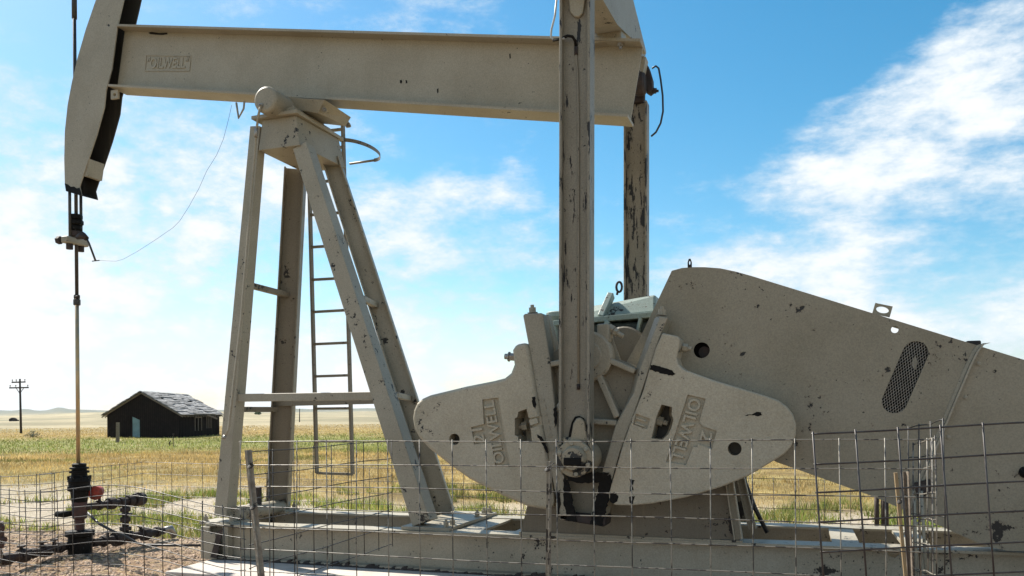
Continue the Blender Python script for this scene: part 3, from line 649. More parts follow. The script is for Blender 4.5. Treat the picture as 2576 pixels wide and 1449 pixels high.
MB().lathe(P(1772, 886, YG+.06), (0, 1, 0), [(0, .035), (.0, .05), (.25, .05)], 16).build('shaft_end', 'rust', bg)
# expanded metal screen
mb = MB()
def clip(p, d):
    lo_, hi2 = None, None
    for k_ in range(-400, 401):
        s_ = k_*.0025; q = p+d*s_; t_ = max(0, min((E2-E1).length, (q-E1).dot(-up_))); 
        if (q-(E1-up_*t_)).length < RR+.004:
            if lo_ is None: lo_ = s_
            hi2 = s_
    return lo_, hi2
mid_ = (E1+E2)/2
for sgn in (1, -1):
    d_ = (up_*math.cos(math.radians(28))+rgt*sgn*math.sin(math.radians(28))); nn = Vector((d_.z, 0, -d_.x))
    for k_ in range(-16, 17):
        p = mid_+nn*k_*.0185; a_, b_ = clip(p, d_)
        if a_ is None or b_-a_ < .01: continue
        mb.beam(p+d_*a_+YD*(.018 if sgn > 0 else .0155), p+d_*b_+YD*(.018 if sgn > 0 else .0155), YD, .0024, .003, kind='box')
mb.build('mesh_screen', 'steel', bg, label='diamond mesh screen across the slot')
MB().prism(pp([(2303, 893), (2296, 905), (2293, 915), (2297, 925), (2303, 930), (2309, 912)], YG+.06), (0, .02, 0)).build('sheave_spoke', 'leg', bg)
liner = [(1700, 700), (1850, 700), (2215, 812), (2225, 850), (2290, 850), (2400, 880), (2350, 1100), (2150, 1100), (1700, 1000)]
MB().prism(pp(liner, YG+.13), (0, .03, 0)).build('shade_liner', 'black', bg)  # black sheet standing in for the shade inside the guard
# seam strip
pts = [(2484, 863), (2468, 868), (2455, 885), (2440, 915), (2410, 985), (2385, 1045), (2350, 1130), (2330, 1180), (2305, 1240), (2290, 1295)]
for i, y_ in ((0, YG-.035),):
    mb = MB()
    for a_, b_ in zip(pts[:-1], pts[1:]):
        p_, q_ = P(*a_, YG), P(*b_, YG); mb.hexa([p_+XD*.0-YD*.03, q_-YD*.03, q_, p_, p_+XD*.016-YD*.03, q_+XD*.016-YD*.03, q_+XD*.016, p_+XD*.016])
        p_, q_ = p_-XD*.028, q_-XD*.028; mb.hexa([p_-YD*.007, q_-YD*.007, q_-YD*.001, p_-YD*.001, p_+XD*.026-YD*.007, q_+XD*.026-YD*.007, q_+XD*.026-YD*.001, p_+XD*.026-YD*.001])
    mb.build('seam_strip', 'leg', bg)
mb = MB()
for a_ in ((2459, 915), (2425, 1000), (2383, 1100), (2345, 1185)): mb.bolt(P(a_[0]+4, a_[1], YG-.003), (0, -1, 0), .012, .012)
mb.build('seam_bolt', 'leg', bg)
def lug(a, w, h, ang, rx, rz, y):
    c_ = P(*a, y); ca_, sa = math.cos(ang), math.sin(ang); X_ = Vector((ca_, 0, sa)); Z_ = Vector((-sa, 0, ca_))
    o_ = [c_, c_+X_*w, c_+X_*w+Z_*h, c_+Z_*h]; cut = MB(); cc = c_+X_*w/2+Z_*h*.52
    cut.prism([cc+X_*rx*math.cos(k*math.pi/8)+Z_*rz*math.sin(k*math.pi/8)-YD*.05 for k in range(16)], (0, .1, 0))
    MB().prism(o_, (0, .012, 0)).build('lifting_lug', 'guard', bg, cut=[cut])
lug((2194, 789), .135, .09, -.27, .048, .026, YG+.1)
ed = P(1735, 674, YG+.1)
MB().prism([ed+Vector(v_) for v_ in ((-.018, 0, 0), (.018, 0, 0), (.018, 0, .05), (.008, 0, .08), (-.008, 0, .08), (-.018, 0, .05))], (0, .012, 0)).build('lifting_lug', 'rust', bg, cut=[MB().prism([ed+Vector((.007*math.cos(k*.785), -.05, .045+.018*math.sin(k*.785))) for k in range(8)], (0, .1, 0))])
MB().box(tuple(P(2432, 880, YG+.1)-Vector((0, 0, .03))), tuple(P(2462, 868, YG+.2)+Vector((0, 0, .03)))).build('hinge', 'rust', bg, bevel=.01)
MB().lathe(P(2579, 1188, YG-.002), (0, -1, 0), [(0, .045), (.03, .04), (.045, .02)], 14).build('panel_knob', 'black', bg)
# brake lever cluster near the guard's lower edge
mb = MB()
for a_, b_ in (((2318, 1235), (2330, 1448)), ((2300, 1260), (2306, 1448))): mb.tube([P(*b_, 7.15), P(*a_, 7.15)], .012, 8)
mb.tube([P(2262, 1352, 7.15), P(2330, 1300, 7.15)], .01, 8)
mb.build('brake_linkage', 'leg', pj)
MB().prism(pp([(2300, 1215), (2340, 1205), (2345, 1235), (2310, 1260)], 7.16), (0, .03, 0)).build('brake_bracket', 'rust', pj)
MB().prism(pp([(2318, 1260), (2334, 1256), (2390, 1400), (2400, 1500), (2350, 1500), (2322, 1400)], 7.3), (0, .03, 0)).build('skid_shadow_plate', 'skid', pj) if 0 else None

# ================================================================== bridle, rod, wellhead
RODX = P(190, 0, YC).x; rb0 = P(197, 1166, YC)
br0 = thing('bridle', P(190, 615, YC), 'pair of dark wire ropes and carrier bar hanging from the curved head', 'wire rope')
for a_, b_ in (((172, 484), (172, 605)), ((210, 488), (210, 612))):
    s_ = -1 if a_[0] < 190 else 1; yy = YC + s_*.085; x_ = P(190, 545, YC).x-.0
    MB().tube([(x_-.002, yy, P(*a_, YC).z+.3), (x_, yy, P(*b_, YC).z-.05)], .018, 8).build('cable', 'cable', br0)
cz = P(190, 608, YC).z
MB().beam(Vector((rb0.x-.02, YC-.17, cz+.0)), Vector((rb0.x-.02, YC+.17, cz-.0)), (0, 0, 1), .11, .085, kind='box').build('carrier_bar', 'paint', br0, bevel=.02, seg=3)
mb = MB()
for s_ in (-1, 1): mb.lathe((rb0.x-.02, YC+s_*.085, cz-.11), (0, 0, 1), [(0, .04), (.07, .04)], 12)
mb.build('cable_socket', 'rust', br0)
MB().lathe((rb0.x-.10, YC-.14, cz), (-1, 0, 0), [(0, .05), (.05, .05)], 6).build('end_nut', 'rust', br0)
rod = thing('polished_rod', rb0, 'long vertical rod, dark above and brassy below, running down into the wellhead', 'rod')
xr_ = rb0.x
def zz(py): return P(193, py, YC).z
MB().tube([(xr_-.0, YC, zz(-70)), (xr_, YC, zz(745))], .021, 10).build('upper_rod', 'rod', rod)
MB().tube([(xr_, YC, zz(-40)), (xr_, YC, zz(46))], .031, 10).build('coupling', 'rod', rod)
MB().tube([(xr_, YC, zz(745)), (xr_, YC, zz(1168))], .0235, 12).build('lower_rod', 'brass', rod)
for (y0_, y1_, r_, mt) in ((540, 552, .075, 'black'), (554, 566, .085, 'black'), (568, 580, .07, 'black'), (582, 596, .075, 'rust'), (742, 752, .036, 'rust'), (753, 768, .042, 'rod')):
    MB().lathe((xr_, YC, zz(y1_)), (0, 0, 1), [(0, r_*.9), (.01, r_), (zz(y0_)-zz(y1_)-.01, r_), (zz(y0_)-zz(y1_), r_*.9)], 8).build('rod_clamp', mt, rod)
MB().tube([(xr_, YC-.03, zz(747)), (xr_+.09, YC-.05, zz(746))], .008, 6).build('set_screw', 'rod', rod)
# oiler arm + string
la = [P(195, 597, 7.95), P(208, 592, 7.93), P(218, 600, 7.92), P(224, 612, 7.92), P(240, 655, 7.92)]
MB().tube(la[:3], [.03, .045, .03], 8).build('arm_bracket', 'rust', br0)
MB().tube(la[2:], .012, 8).tube([P(232, 657, 7.92), P(250, 655, 7.92)], .006, 6).build('load_arm', 'rod', br0)
sp_ = [(247, 655), (268, 656), (292, 657), (310, 652), (345, 633), (390, 604), (435, 573), (452, 556), (475, 520), (500, 475), (520, 430), (545, 390), (562, 350), (575, 300), (583, 264)]
stg = MB().tube([P(a, b_, 7.95) for a, b_ in sp_], .002, 5).build('hanging_wire', 'cable'); tag(stg, 'thin wire sagging from the carrier bar arm up to the underside of the beam', 'wire')

wx, wy = rb0.x+.015, YC
def wz(py): return 1.6-(py-1049.5)/200.
wh = thing('wellhead', (wx, wy, -.03), 'black and rusty wellhead stack with stuffing box and side pipes beside the steel skid', 'wellhead')
def lz(name, mat, prof, seg=24, **k): return MB().lathe((wx, wy, 0), (0, 0, 1), [(wz(y), r) for y, r in prof], seg).build(name, mat, wh, **k)
lz('stuffing_box', 'black', [(1262, .09), (1236, .105), (1233, .137), (1222, .137), (1220, .125), (1212, .125), (1210, .137), (1200, .12), (1197, .095), (1190, .09), (1189, .115), (1184, .115), (1183, .085), (1180, .085), (1179, .11), (1175, .11), (1174, .08), (1167, .083), (1165, .07)])
mb = MB()
for i in range(8):
    an = i*math.pi/4+.2; mb.lathe((wx+.122*math.cos(an), wy+.122*math.sin(an), wz(1206)), (0, 0, 1), [(0, .016), (.05, .016)], 6)
mb.build('stud', 'black', wh)
lz('pumping_tee', 'redrust', [(1345, .055), (1305, .055), (1302, .085), (1270, .092), (1262, .085)])
lz('casing_head', 'black', [(1412, .13), (1380, .14), (1350, .135), (1346, .17), (1334, .17), (1332, .06)])
def pipe(name, a_, b_, r, mat='rust', y0_=None): return MB().tube([a_, b_], r, 14).build(name, mat, wh)
up0 = Vector((wx+.05, wy+.02, wz(1276))); up1 = Vector((wx+.11, wy+.98, wz(1276)+.02))
pipe('flow_pipe', up0, up1, .045)
def rings(a_, b_, lst, mat='rust', nm='pipe_collar'):
    mb = MB(); d_ = (b_-a_)
    for t_, r, w in lst: mb.lathe(a_+d_*t_, d_, [(0, r), (w*.2, r*1.06), (w*.8, r*1.06), (w, r)], 12)
    mb.build(nm, mat, wh)
rings(up0, up1, [(.2, .062, .05), (.38, .075, .09), (.56, .062, .06), (.7, .07, .08), (.82, .085, .14)])
v0 = up0+(up1-up0)*.66; MB().tube([v0+ZD*.02, v0-ZD*.42], .042, 12).build('drop_pipe', 'rust', wh)
rings(v0, v0-ZD*.42, [(.2, .062, .05), (.38, .085, .02), (.5, .062, .06), (.8, .07, .05)])
pv = up1-Vector((0, .12, 0)); MB().tube([pv, pv+ZD*.09], .022, 8).lathe(pv+ZD*.07, ZD, [(0, .04), (.02, .04)], 6).build('valve_stem', 'rust', wh)
lo0 = Vector((wx+.1, wy+.1, .01)); lo1 = Vector((wx+.22, wy+1.2, .02))
pipe('lower_pipe', lo0, lo1, .05); rings(lo0, lo1, [(.12, .07, .05), (.28, .09, .12), (.48, .07, .07), (.68, .085, .1), (.88, .07, .05)])
MB().tube([lo1, lo1+Vector((.03, .1, .02)), lo1+Vector((.05, .16, -.1))], .05, 12).build('elbow', 'steel', wh)
for t_ in (.2, .66): MB().tube([lo0+(lo1-lo0)*t_, lo0+(lo1-lo0)*t_+ZD*.11], .018, 8).lathe(lo0+(lo1-lo0)*t_+ZD*.1, ZD, [(0, .04), (.02, .04)], 8).build('valve_handle', 'rust', wh)
ls = Vector((wx-.08, wy-.1, .0)); le = Vector((wx-.02, wy-1.1, -.01)); le2 = Vector((wx-.02, wy-2.4, -.05))
pipe('side_pipe', ls, le, .05); pipe('flow_line', le, le2, .05, 'steel')
rings(ls, le, [(.1, .065, .06), (.3, .075, .1), (.5, .06, .08), (.62, .08, .1), (.85, .07, .12)])
for t_ in (.22, .4, .7): MB().tube([ls+(le-ls)*t_, ls+(le-ls)*t_+ZD*.12], .02, 8).lathe(ls+(le-ls)*t_+ZD*.1, ZD, [(0, .045), (.02, .045)], 8).build('valve_handle', 'rust', wh)
MB().lathe(le, ZD, [(0, .04), (.10, .045), (.1, .035), (.14, .035)], 12).build('riser', 'steel', wh)
MB().lathe(le+ZD*.14, ZD, [(0, .045), (.02, .055), (.2, .055), (.21, .062), (.25, .062), (.26, .05), (.30, .052)], 14).lathe(le+ZD*.24+XD*.03, (1, 0, 0), [(0, .035), (.07, .03)], 8).build('riser_valve', 'redrust', wh)
MB().tube([Vector((wx-.05, wy-.03, wz(1290))), Vector((wx-.14, wy-.1, wz(1291))), Vector((wx-.22, wy-.16, wz(1290)))], [.03, .045, .035], 10).build('side_plug', 'black', wh)
rd = P(240, 1240, YC+.15)
MB().lathe(rd, (.55, -1, -.1), [(-.14, .045), (-.14, .066), (-.02, .08), (-.02, .088), (.015, .088), (.02, .074), (.03, .03)], 26).build('pressure_switch', 'red', wh, label='round faded red pressure switch housing')
MB().tube([rd+Vector((-.02, .08, -.05)), Vector((rd.x-.03, wy+.25, wz(1276)))], .018, 8).build('switch_stem', 'rust', wh)
hz = [PZ(352-132, 1290, .38), PZ(250, 1318, .28), PZ(282, 1335, .2), PZ(318, 1351, .12), PZ(345, 1366, .04), PZ(365, 1371, .02), PZ(420, 1372, .02), PZ(517, 1372, .02)]
hs = MB().tube(hz, .016, 8).build('hose', 'rubber'); tag(hs, 'black rubber hose lying on the gravel between the wellhead and skid', 'hose')

# ================================================================== concrete pad
pad0 = PZ(415, 1437, .066); pad1 = PZ(522, 1409, .066)
pd = MB(); 
cor = [pad0, pad1, Vector((pad1.x, 9.0, .066)), Vector((5, 9.0, .066)), Vector((5, pad0.y-.02, .066))]
pd.prism([p-ZD*.45 for p in cor], (0, 0, .45))
pdo = pd.build('concrete_pad', 'concrete', bevel=.015, seg=2); tag(pdo, 'pale rough concrete slab under the steel skid', 'slab')

# ================================================================== wire panels
def sag(i, n, a): return a*math.sin(i*1.7)
def panel(label, tl, tr, zs, nv, mat, down=None, r=.0032, top_ext=.012, jit=.004, bend=None, name='wire_panel', group='welded wire fence panels'):
    """tl,tr: top corners (3D). zs: distances of horizontals below the top. nv: number of verticals. down: direction of verticals"""
    tl, tr = Vector(tl), Vector(tr); down = Vector(down or (0, 0, -1)).normalized(); mb = MB(); H = zs[-1]; u = tr-tl
    nrm = u.cross(down).normalized(); rs = random.Random(hash(label) & 0xffff if 0 else len(label)*7+nv)
    def pt(s_, h): 
        b_ = bend(s_) if bend else 0
        return tl+u*s_+down*(h+b_)
    for h in zs:
        ph = rs.uniform(0, 6); path = [pt(-.004, h)+nrm*.004]
        for i in range(1, 4*nv): 
            s_ = i/(4*nv); path.append(pt(s_, h + jit*math.sin(ph+s_*9)) + nrm*(.004+jit*1.5*math.sin(ph*2+s_*7)))
        path.append(pt(1.004, h)+nrm*.004); mb.tube(path, r, 5)
    for j in range(nv):
        s_ = j/(nv-1); ph = rs.uniform(-1, 1)*jit*1.5
        mb.tube([pt(s_, -top_ext), pt(s_+.0, H*.5)+u.normalized()*ph+nrm*ph, pt(s_, H+.02)], r, 5)
    org = (tl+tr)/2; org.z = 0
    o = mb.build(name, mat); return tag(o, label, 'wire fence', group)
six = .155
# front centre panel
a_, b_ = P(605, 1112, 4.66), P(2345, 1107, 4.66)
nvf = 20
panel('long front wire panel, whitish chipped wires across the steel base', a_, b_, [0, .15, .295, .435, .575, .72, .865, 1.0, 1.15, 1.3], nvf, 'wire', r=.0034)
# second panel going back from the left post
a_, b_ = PD(628, 1138, 5.62), PD(985, 1109, 7.6)
panel('dark wire panel running back from the leaning left post to the ladder', a_, b_, [0, .16, .32, .47, .63, .79, .95], 9, 'wiregrey', r=.0036)
# left foreground hog panel
a_, b_ = PD(-160, 1222, 7.6), PD(612, 1275, 6.15)
panel('near left wire panel with closely spaced level wires before the wellhead', a_, b_, [0, .075, .15, .225, .30, .375, .455, .54, .63, .73, .84], 19, 'wiregrey', r=.0036, jit=.008, bend=lambda s_: -.085*math.exp(-((s_-.62)/.22)**2)-.02*math.sin(s_*11))
# back fence
ca_, cb_ = P(357, 1158, 10.2), P(2140, 1205, 10.2)
ca_.z = .9; cb_.z = .80
nb = int((cb_-ca_).length/.27)
panel('long back wire panel behind the pumpjack, parallel to its base', ca_, cb_, [0, .18, .35, .50, .64, .78, .90], nb, 'wiregrey', r=.0036)
cl = PZ(100, 1193, .95)
panel('left back wire panel slanting from the rear corner past the wellhead', ca_, cl, [0, .18, .35, .50, .64, .78, .90], 12, 'wiregrey', r=.0036)
a_, b_ = PD(-130, 1207, 8.4), PD(137, 1192, 8.2)
panel('short overlapping wire panel at far left with close level wires', a_, b_, [0, .09, .18, .27, .36, .46, .56, .67, .78, .9], 7, 'wiregrey', r=.0036)
# right dark panel, tilted
a_, b_ = PD(2045, 1092, 3.95), PD(2900, 1046, 3.95)
panel('dark tilted wire panel nearest on the right, across the belt cover', a_, b_, [0, .146, .28, .42, .567, .71, .85, 1.0], 9, 'wiredark', down=-U2+R2*.075, r=.0048, jit=.002)
# narrow edge-on gate pieces
a_, b_ = PD(2297, 1118, 5.15), PD(2352, 1101, 4.65)
panel('narrow rusty edge-on wire panel beside the right post, the shorter one', a_, b_, [0, .16, .31, .46, .61, .77, .9], 4, 'wire', r=.004)
a_, b_ = PD(2285, 1077, 5.3), PD(2372, 1057, 4.7)
panel('narrow grey edge-on wire panel beside the right post, the taller one', a_, b_, [0, .19, .37, .55, .73, .9, 1.05], 4, 'wiregrey', r=.004)
# T posts
def tpost(top, bot, dep, label, mat='wood', w=.035):
    a_, b_ = PD(*top, dep), PD(*bot, dep); d_ = (b_-a_).normalized(); L_ = 1.55 if mat != 'x' else 1
    mb = MB(); ad = d_.cross(FW).normalized()
    mb.beam(a_, a_+d_*L_, FW, w, .005, kind='box'); mb.beam(a_-FW*.018, a_+d_*L_-FW*.018, FW, .005, .032, kind='box')
    i = 0
    while i*.055 < L_-.05:
        c_ = a_+d_*(.04+i*.055)-FW*.036; mb.beam(c_, c_+d_*.012, FW, .012, .008, kind='box'); i += 1
    o = mb.build('steel_post', mat); return tag(o, label, 'fence post', 'steel T posts')
M['postgrey'] = plain('weathered_post', (.36, .33, .27), .7, .1, base2=(.20, .165, .13), scale=12)
tpost((624, 1132), (657, 1449), 5.5, 'leaning grey steel post holding the left wire panels', 'postgrey', .047)
tpost((1382, 1160), (1379, 1449), 4.62, 'upright pale steel post in front of the crank', 'wire', .03)
tpost((2279, 1186), (2290, 1449), 4.72, 'slim weathered steel post beside the yellowed lath', 'wood', .035)
a_, b_ = PD(2253, 1189, 4.6), PD(2278, 1449, 4.6); d_ = (b_-a_).normalized()
o = MB().beam(a_, a_+d_*1.2, FW, .018, .010, kind='box').build('wooden_lath', 'lath'); tag(o, 'thin yellowed wooden lath leaning against the right wire panel', 'stake')
def tie(pts, r=.0022): return MB().tube(pts, r, 5)
def tiewire(px, py, dep, label):
    pts = []
    for i in range(26):
        an = i*.9; pts.append(PD(px+6*math.cos(an)+i*.2, py+4*math.sin(an)-i*.25+2, dep-.045*math.sin(an)-.01))
    pts.append(PD(px+19, py-16, dep-.03)); o = tie(pts).build('tie_wire', 'cable'); tag(o, label, 'wire')
tiewire(628, 1173, 5.46, 'twisted tie wire at the top of the leaning left post')
tiewire(634, 1277, 5.46, 'twisted tie wire at the middle of the leaning left post')
tiewire(1376, 1181, 4.58, 'twisted tie wire near the top of the post before the crank')
tiewire(2262, 1262, 4.58, 'twisted tie wire joining the right lath and post')
for px in (2205, 2222, 2229, 2262):
    o = MB().tube([P(px, 1235, 10.4), P(px+1, 1345, 10.4)], .026, 8).build('steel_post', 'rust')
    tag(o, 'dark round post standing behind the skid under the belt cover', 'fence post', 'dark posts behind the skid')

# ================================================================== ground
gm, nt, b = nodes('prairie_ground')
pos = N(nt, 'ShaderNodeNewGeometry').outputs['Position']
sep = N(nt, 'ShaderNodeSeparateXYZ'); nt.links.new(pos, sep.inputs[0]); X_, Y_ = sep.outputs[0], sep.outputs[1]
# distance from the well site centre
ax_ = math_(nt, 'MAXIMUM', math_(nt, 'SUBTRACT', math_(nt, 'ABSOLUTE', math_(nt, 'ADD', X_, 3.0)), 14.0), 0.0)
dist = math_(nt, 'SQRT', math_(nt, 'ADD', math_(nt, 'MULTIPLY', ax_, ax_), math_(nt, 'POWER', math_(nt, 'ABSOLUTE', math_(nt, 'SUBTRACT', Y_, 4.0)), 2.0)))
wob = noise(nt, pos, .16, 4, .6)
dw = math_(nt, 'ADD', dist, math_(nt, 'MULTIPLY', math_(nt, 'SUBTRACT', wob, .5), 12.0))
n_s = noise(nt, pos, 1.6, 6, .7); n_f = noise(nt, pos, 14, 5, .75); n_ff = noise(nt, pos, 60, 3, .7); n_l = noise(nt, pos, .045, 4, .6)
gravel = mix(nt, maprange(nt, noise(nt, pos, 7, 9, .85), .46, .56), (.44, .31, .21), (.12, .08, .055))
gravel = mix(nt, maprange(nt, n_f, .35, .7), gravel, (.40, .29, .20))
gravel = mix(nt, maprange(nt, n_s, .5, .7), gravel, (.34, .21, .12))
dry = mix(nt, maprange(nt, n_f, .3, .7), (.46, .325, .105), (.22, .155, .055))
dry = mix(nt, maprange(nt, n_s, .4, .75), dry, (.56, .45, .22))
green = mix(nt, maprange(nt, n_f, .3, .7), (.14, .17, .045), (.27, .26, .09))
gmask = maprange(nt, math_(nt, 'ADD', n_l, math_(nt, 'MULTIPLY', math_(nt, 'SUBTRACT', n_s, .5), .25)), .48, .62)
band = math_(nt, 'MULTIPLY', maprange(nt, dw, 24, 36), maprange(nt, dw, 62, 46))
gmask = math_(nt, 'MAXIMUM', math_(nt, 'MULTIPLY', gmask, .35), math_(nt, 'MULTIPLY', band, .85))
pale = mix(nt, maprange(nt, n_f, .35, .7), (.62, .54, .43), (.38, .31, .21))
dry = mix(nt, maprange(nt, noise(nt, pos, .55, 6, .7), .38, .6), dry, (.22, .16, .07))
field = mix(nt, gmask, dry, green)
field = mix(nt, maprange(nt, noise(nt, pos, .3, 5, .7), .60, .70), field, (.56, .47, .34))
far_ = mix(nt, maprange(nt, noise(nt, pos, .012, 4, .6), .4, .6), (.37, .315, .205), (.22, .195, .125))
far_ = mix(nt, maprange(nt, noise(nt, pos, .05, 5, .7), .5, .62), far_, (.19, .18, .115))
far_ = mix(nt, maprange(nt, dist, 1300, 2200), far_, (.13, .14, .11))
c = mix(nt, maprange(nt, math_(nt, 'ADD', dist, math_(nt, 'MULTIPLY', math_(nt, 'SUBTRACT', n_s, .5), 5.0)), 4.8, 6.2), gravel, pale)
c = mix(nt, maprange(nt, dw, 9, 13), c, field)
c = mix(nt, maprange(nt, dw, 70, 130), c, far_)
wv = N(nt, 'ShaderNodeVectorMath', operation='DISTANCE'); nt.links.new(pos, wv.inputs[0]); wv.inputs[1].default_value = (wx, wy, 0)
oil = maprange(nt, math_(nt, 'ADD', wv.outputs['Value'], math_(nt, 'MULTIPLY', noise(nt, pos, 2.4, 5, .7), 2.2)), 1.9, 1.35)
c = mix(nt, math_(nt, 'MULTIPLY', oil, .85), c, (.045, .032, .024))
nt.links.new(c, b.inputs['Base Color']); b.inputs['Roughness'].default_value = .95; b.inputs['Specular IOR Level'].default_value = .1
hgt_ = math_(nt, 'ADD', math_(nt, 'MULTIPLY', noise(nt, pos, 38, 5, .75), .6), math_(nt, 'MULTIPLY', n_f, .6)); bump(nt, b, hgt_, 1.0, .09)
M['ground'] = gm
na = 1200; radii = list(np.concatenate([np.arange(.4, 4, .6), np.arange(4, 16, .22), np.arange(16, 40, 1.5), np.geomspace(42, 9000, 70)]))
th = np.linspace(0, 2*np.pi, na, endpoint=False)
def hills(x, y):
    r = np.hypot(x, y); a_ = np.arctan2(x, y)
    h = 0*r
    near = np.clip((15-r)/4, 0, 1)
    h = h + near*.018*(np.sin(x*3.1+y*1.7)+np.sin(y*4.3-x*2.2)+np.sin(x*7.7+1)*np.cos(y*6.1)*.7)
    t0_ = np.clip((26-r)/13, 0, 1); h = h - .13*t0_*t0_*(3-2*t0_)
    t_ = np.clip((r-150)/900, 0, 1); t_ = t_*t_*(3-2*t_)
    roll = 4.5+2.5*np.sin(a_*9+1.2)+1.5*np.sin(a_*17+r*.002)+1.2*np.sin(r*.006+a_*11)
    h = h + t_*roll
    t2 = np.clip((r-1500)/1500, 0, 1); t2 = t2*t2*(3-2*t2)
    def ang(px): d_ = ray(px, 1040); return math.atan2(d_.x, d_.y)
    pk = 15+2.5*np.sin(a_*23+1)+1.5*np.sin(a_*61)+1.0*np.sin(a_*140+2)+2*np.sin(r*.004)
    for px, wd, hh_ in ((63, .006, 6), (147, .008, 9), (162, .015, 3), (100, .03, 5), (10, .02, 4), (240, .02, 2), (-80, .03, 8), (880, .03, 4), (600, .04, 2)):
        pk = pk + hh_*np.exp(-((a_-ang(px))/wd)**2)
    return h + t2*pk
vs = [(0, 0, 0)]; R_, T_ = np.meshgrid(radii, th, indexing='ij'); X0 = R_*np.sin(T_); Y0 = R_*np.cos(T_); Z0 = hills(X0, Y0)
V = np.stack([X0.ravel(), Y0.ravel(), Z0.ravel()], 1); V = np.vstack([[0, 0, 0], V])
nr = len(radii); ii = np.arange(nr-1)[:, None]*na; jj = np.arange(na)[None, :]; j2 = (jj+1) % na
Q = np.stack([1+ii+jj, 1+ii+j2, 1+ii+na+j2, 1+ii+na+jj], -1).reshape(-1, 4)
faces = [list(map(int, q[::-1])) for q in Q] + [[0, 1+(k+1) % na, 1+k][::-1] for k in range(na)]
me = bpy.data.meshes.new('ground'); me.from_pydata([tuple(v_) for v_ in V], [], faces); me.polygons.foreach_set('use_smooth', [True]*len(faces)); me.materials.append(gm); me.update()
go = bpy.data.objects.new('ground', me); C.objects.link(go); go['kind'] = 'structure'

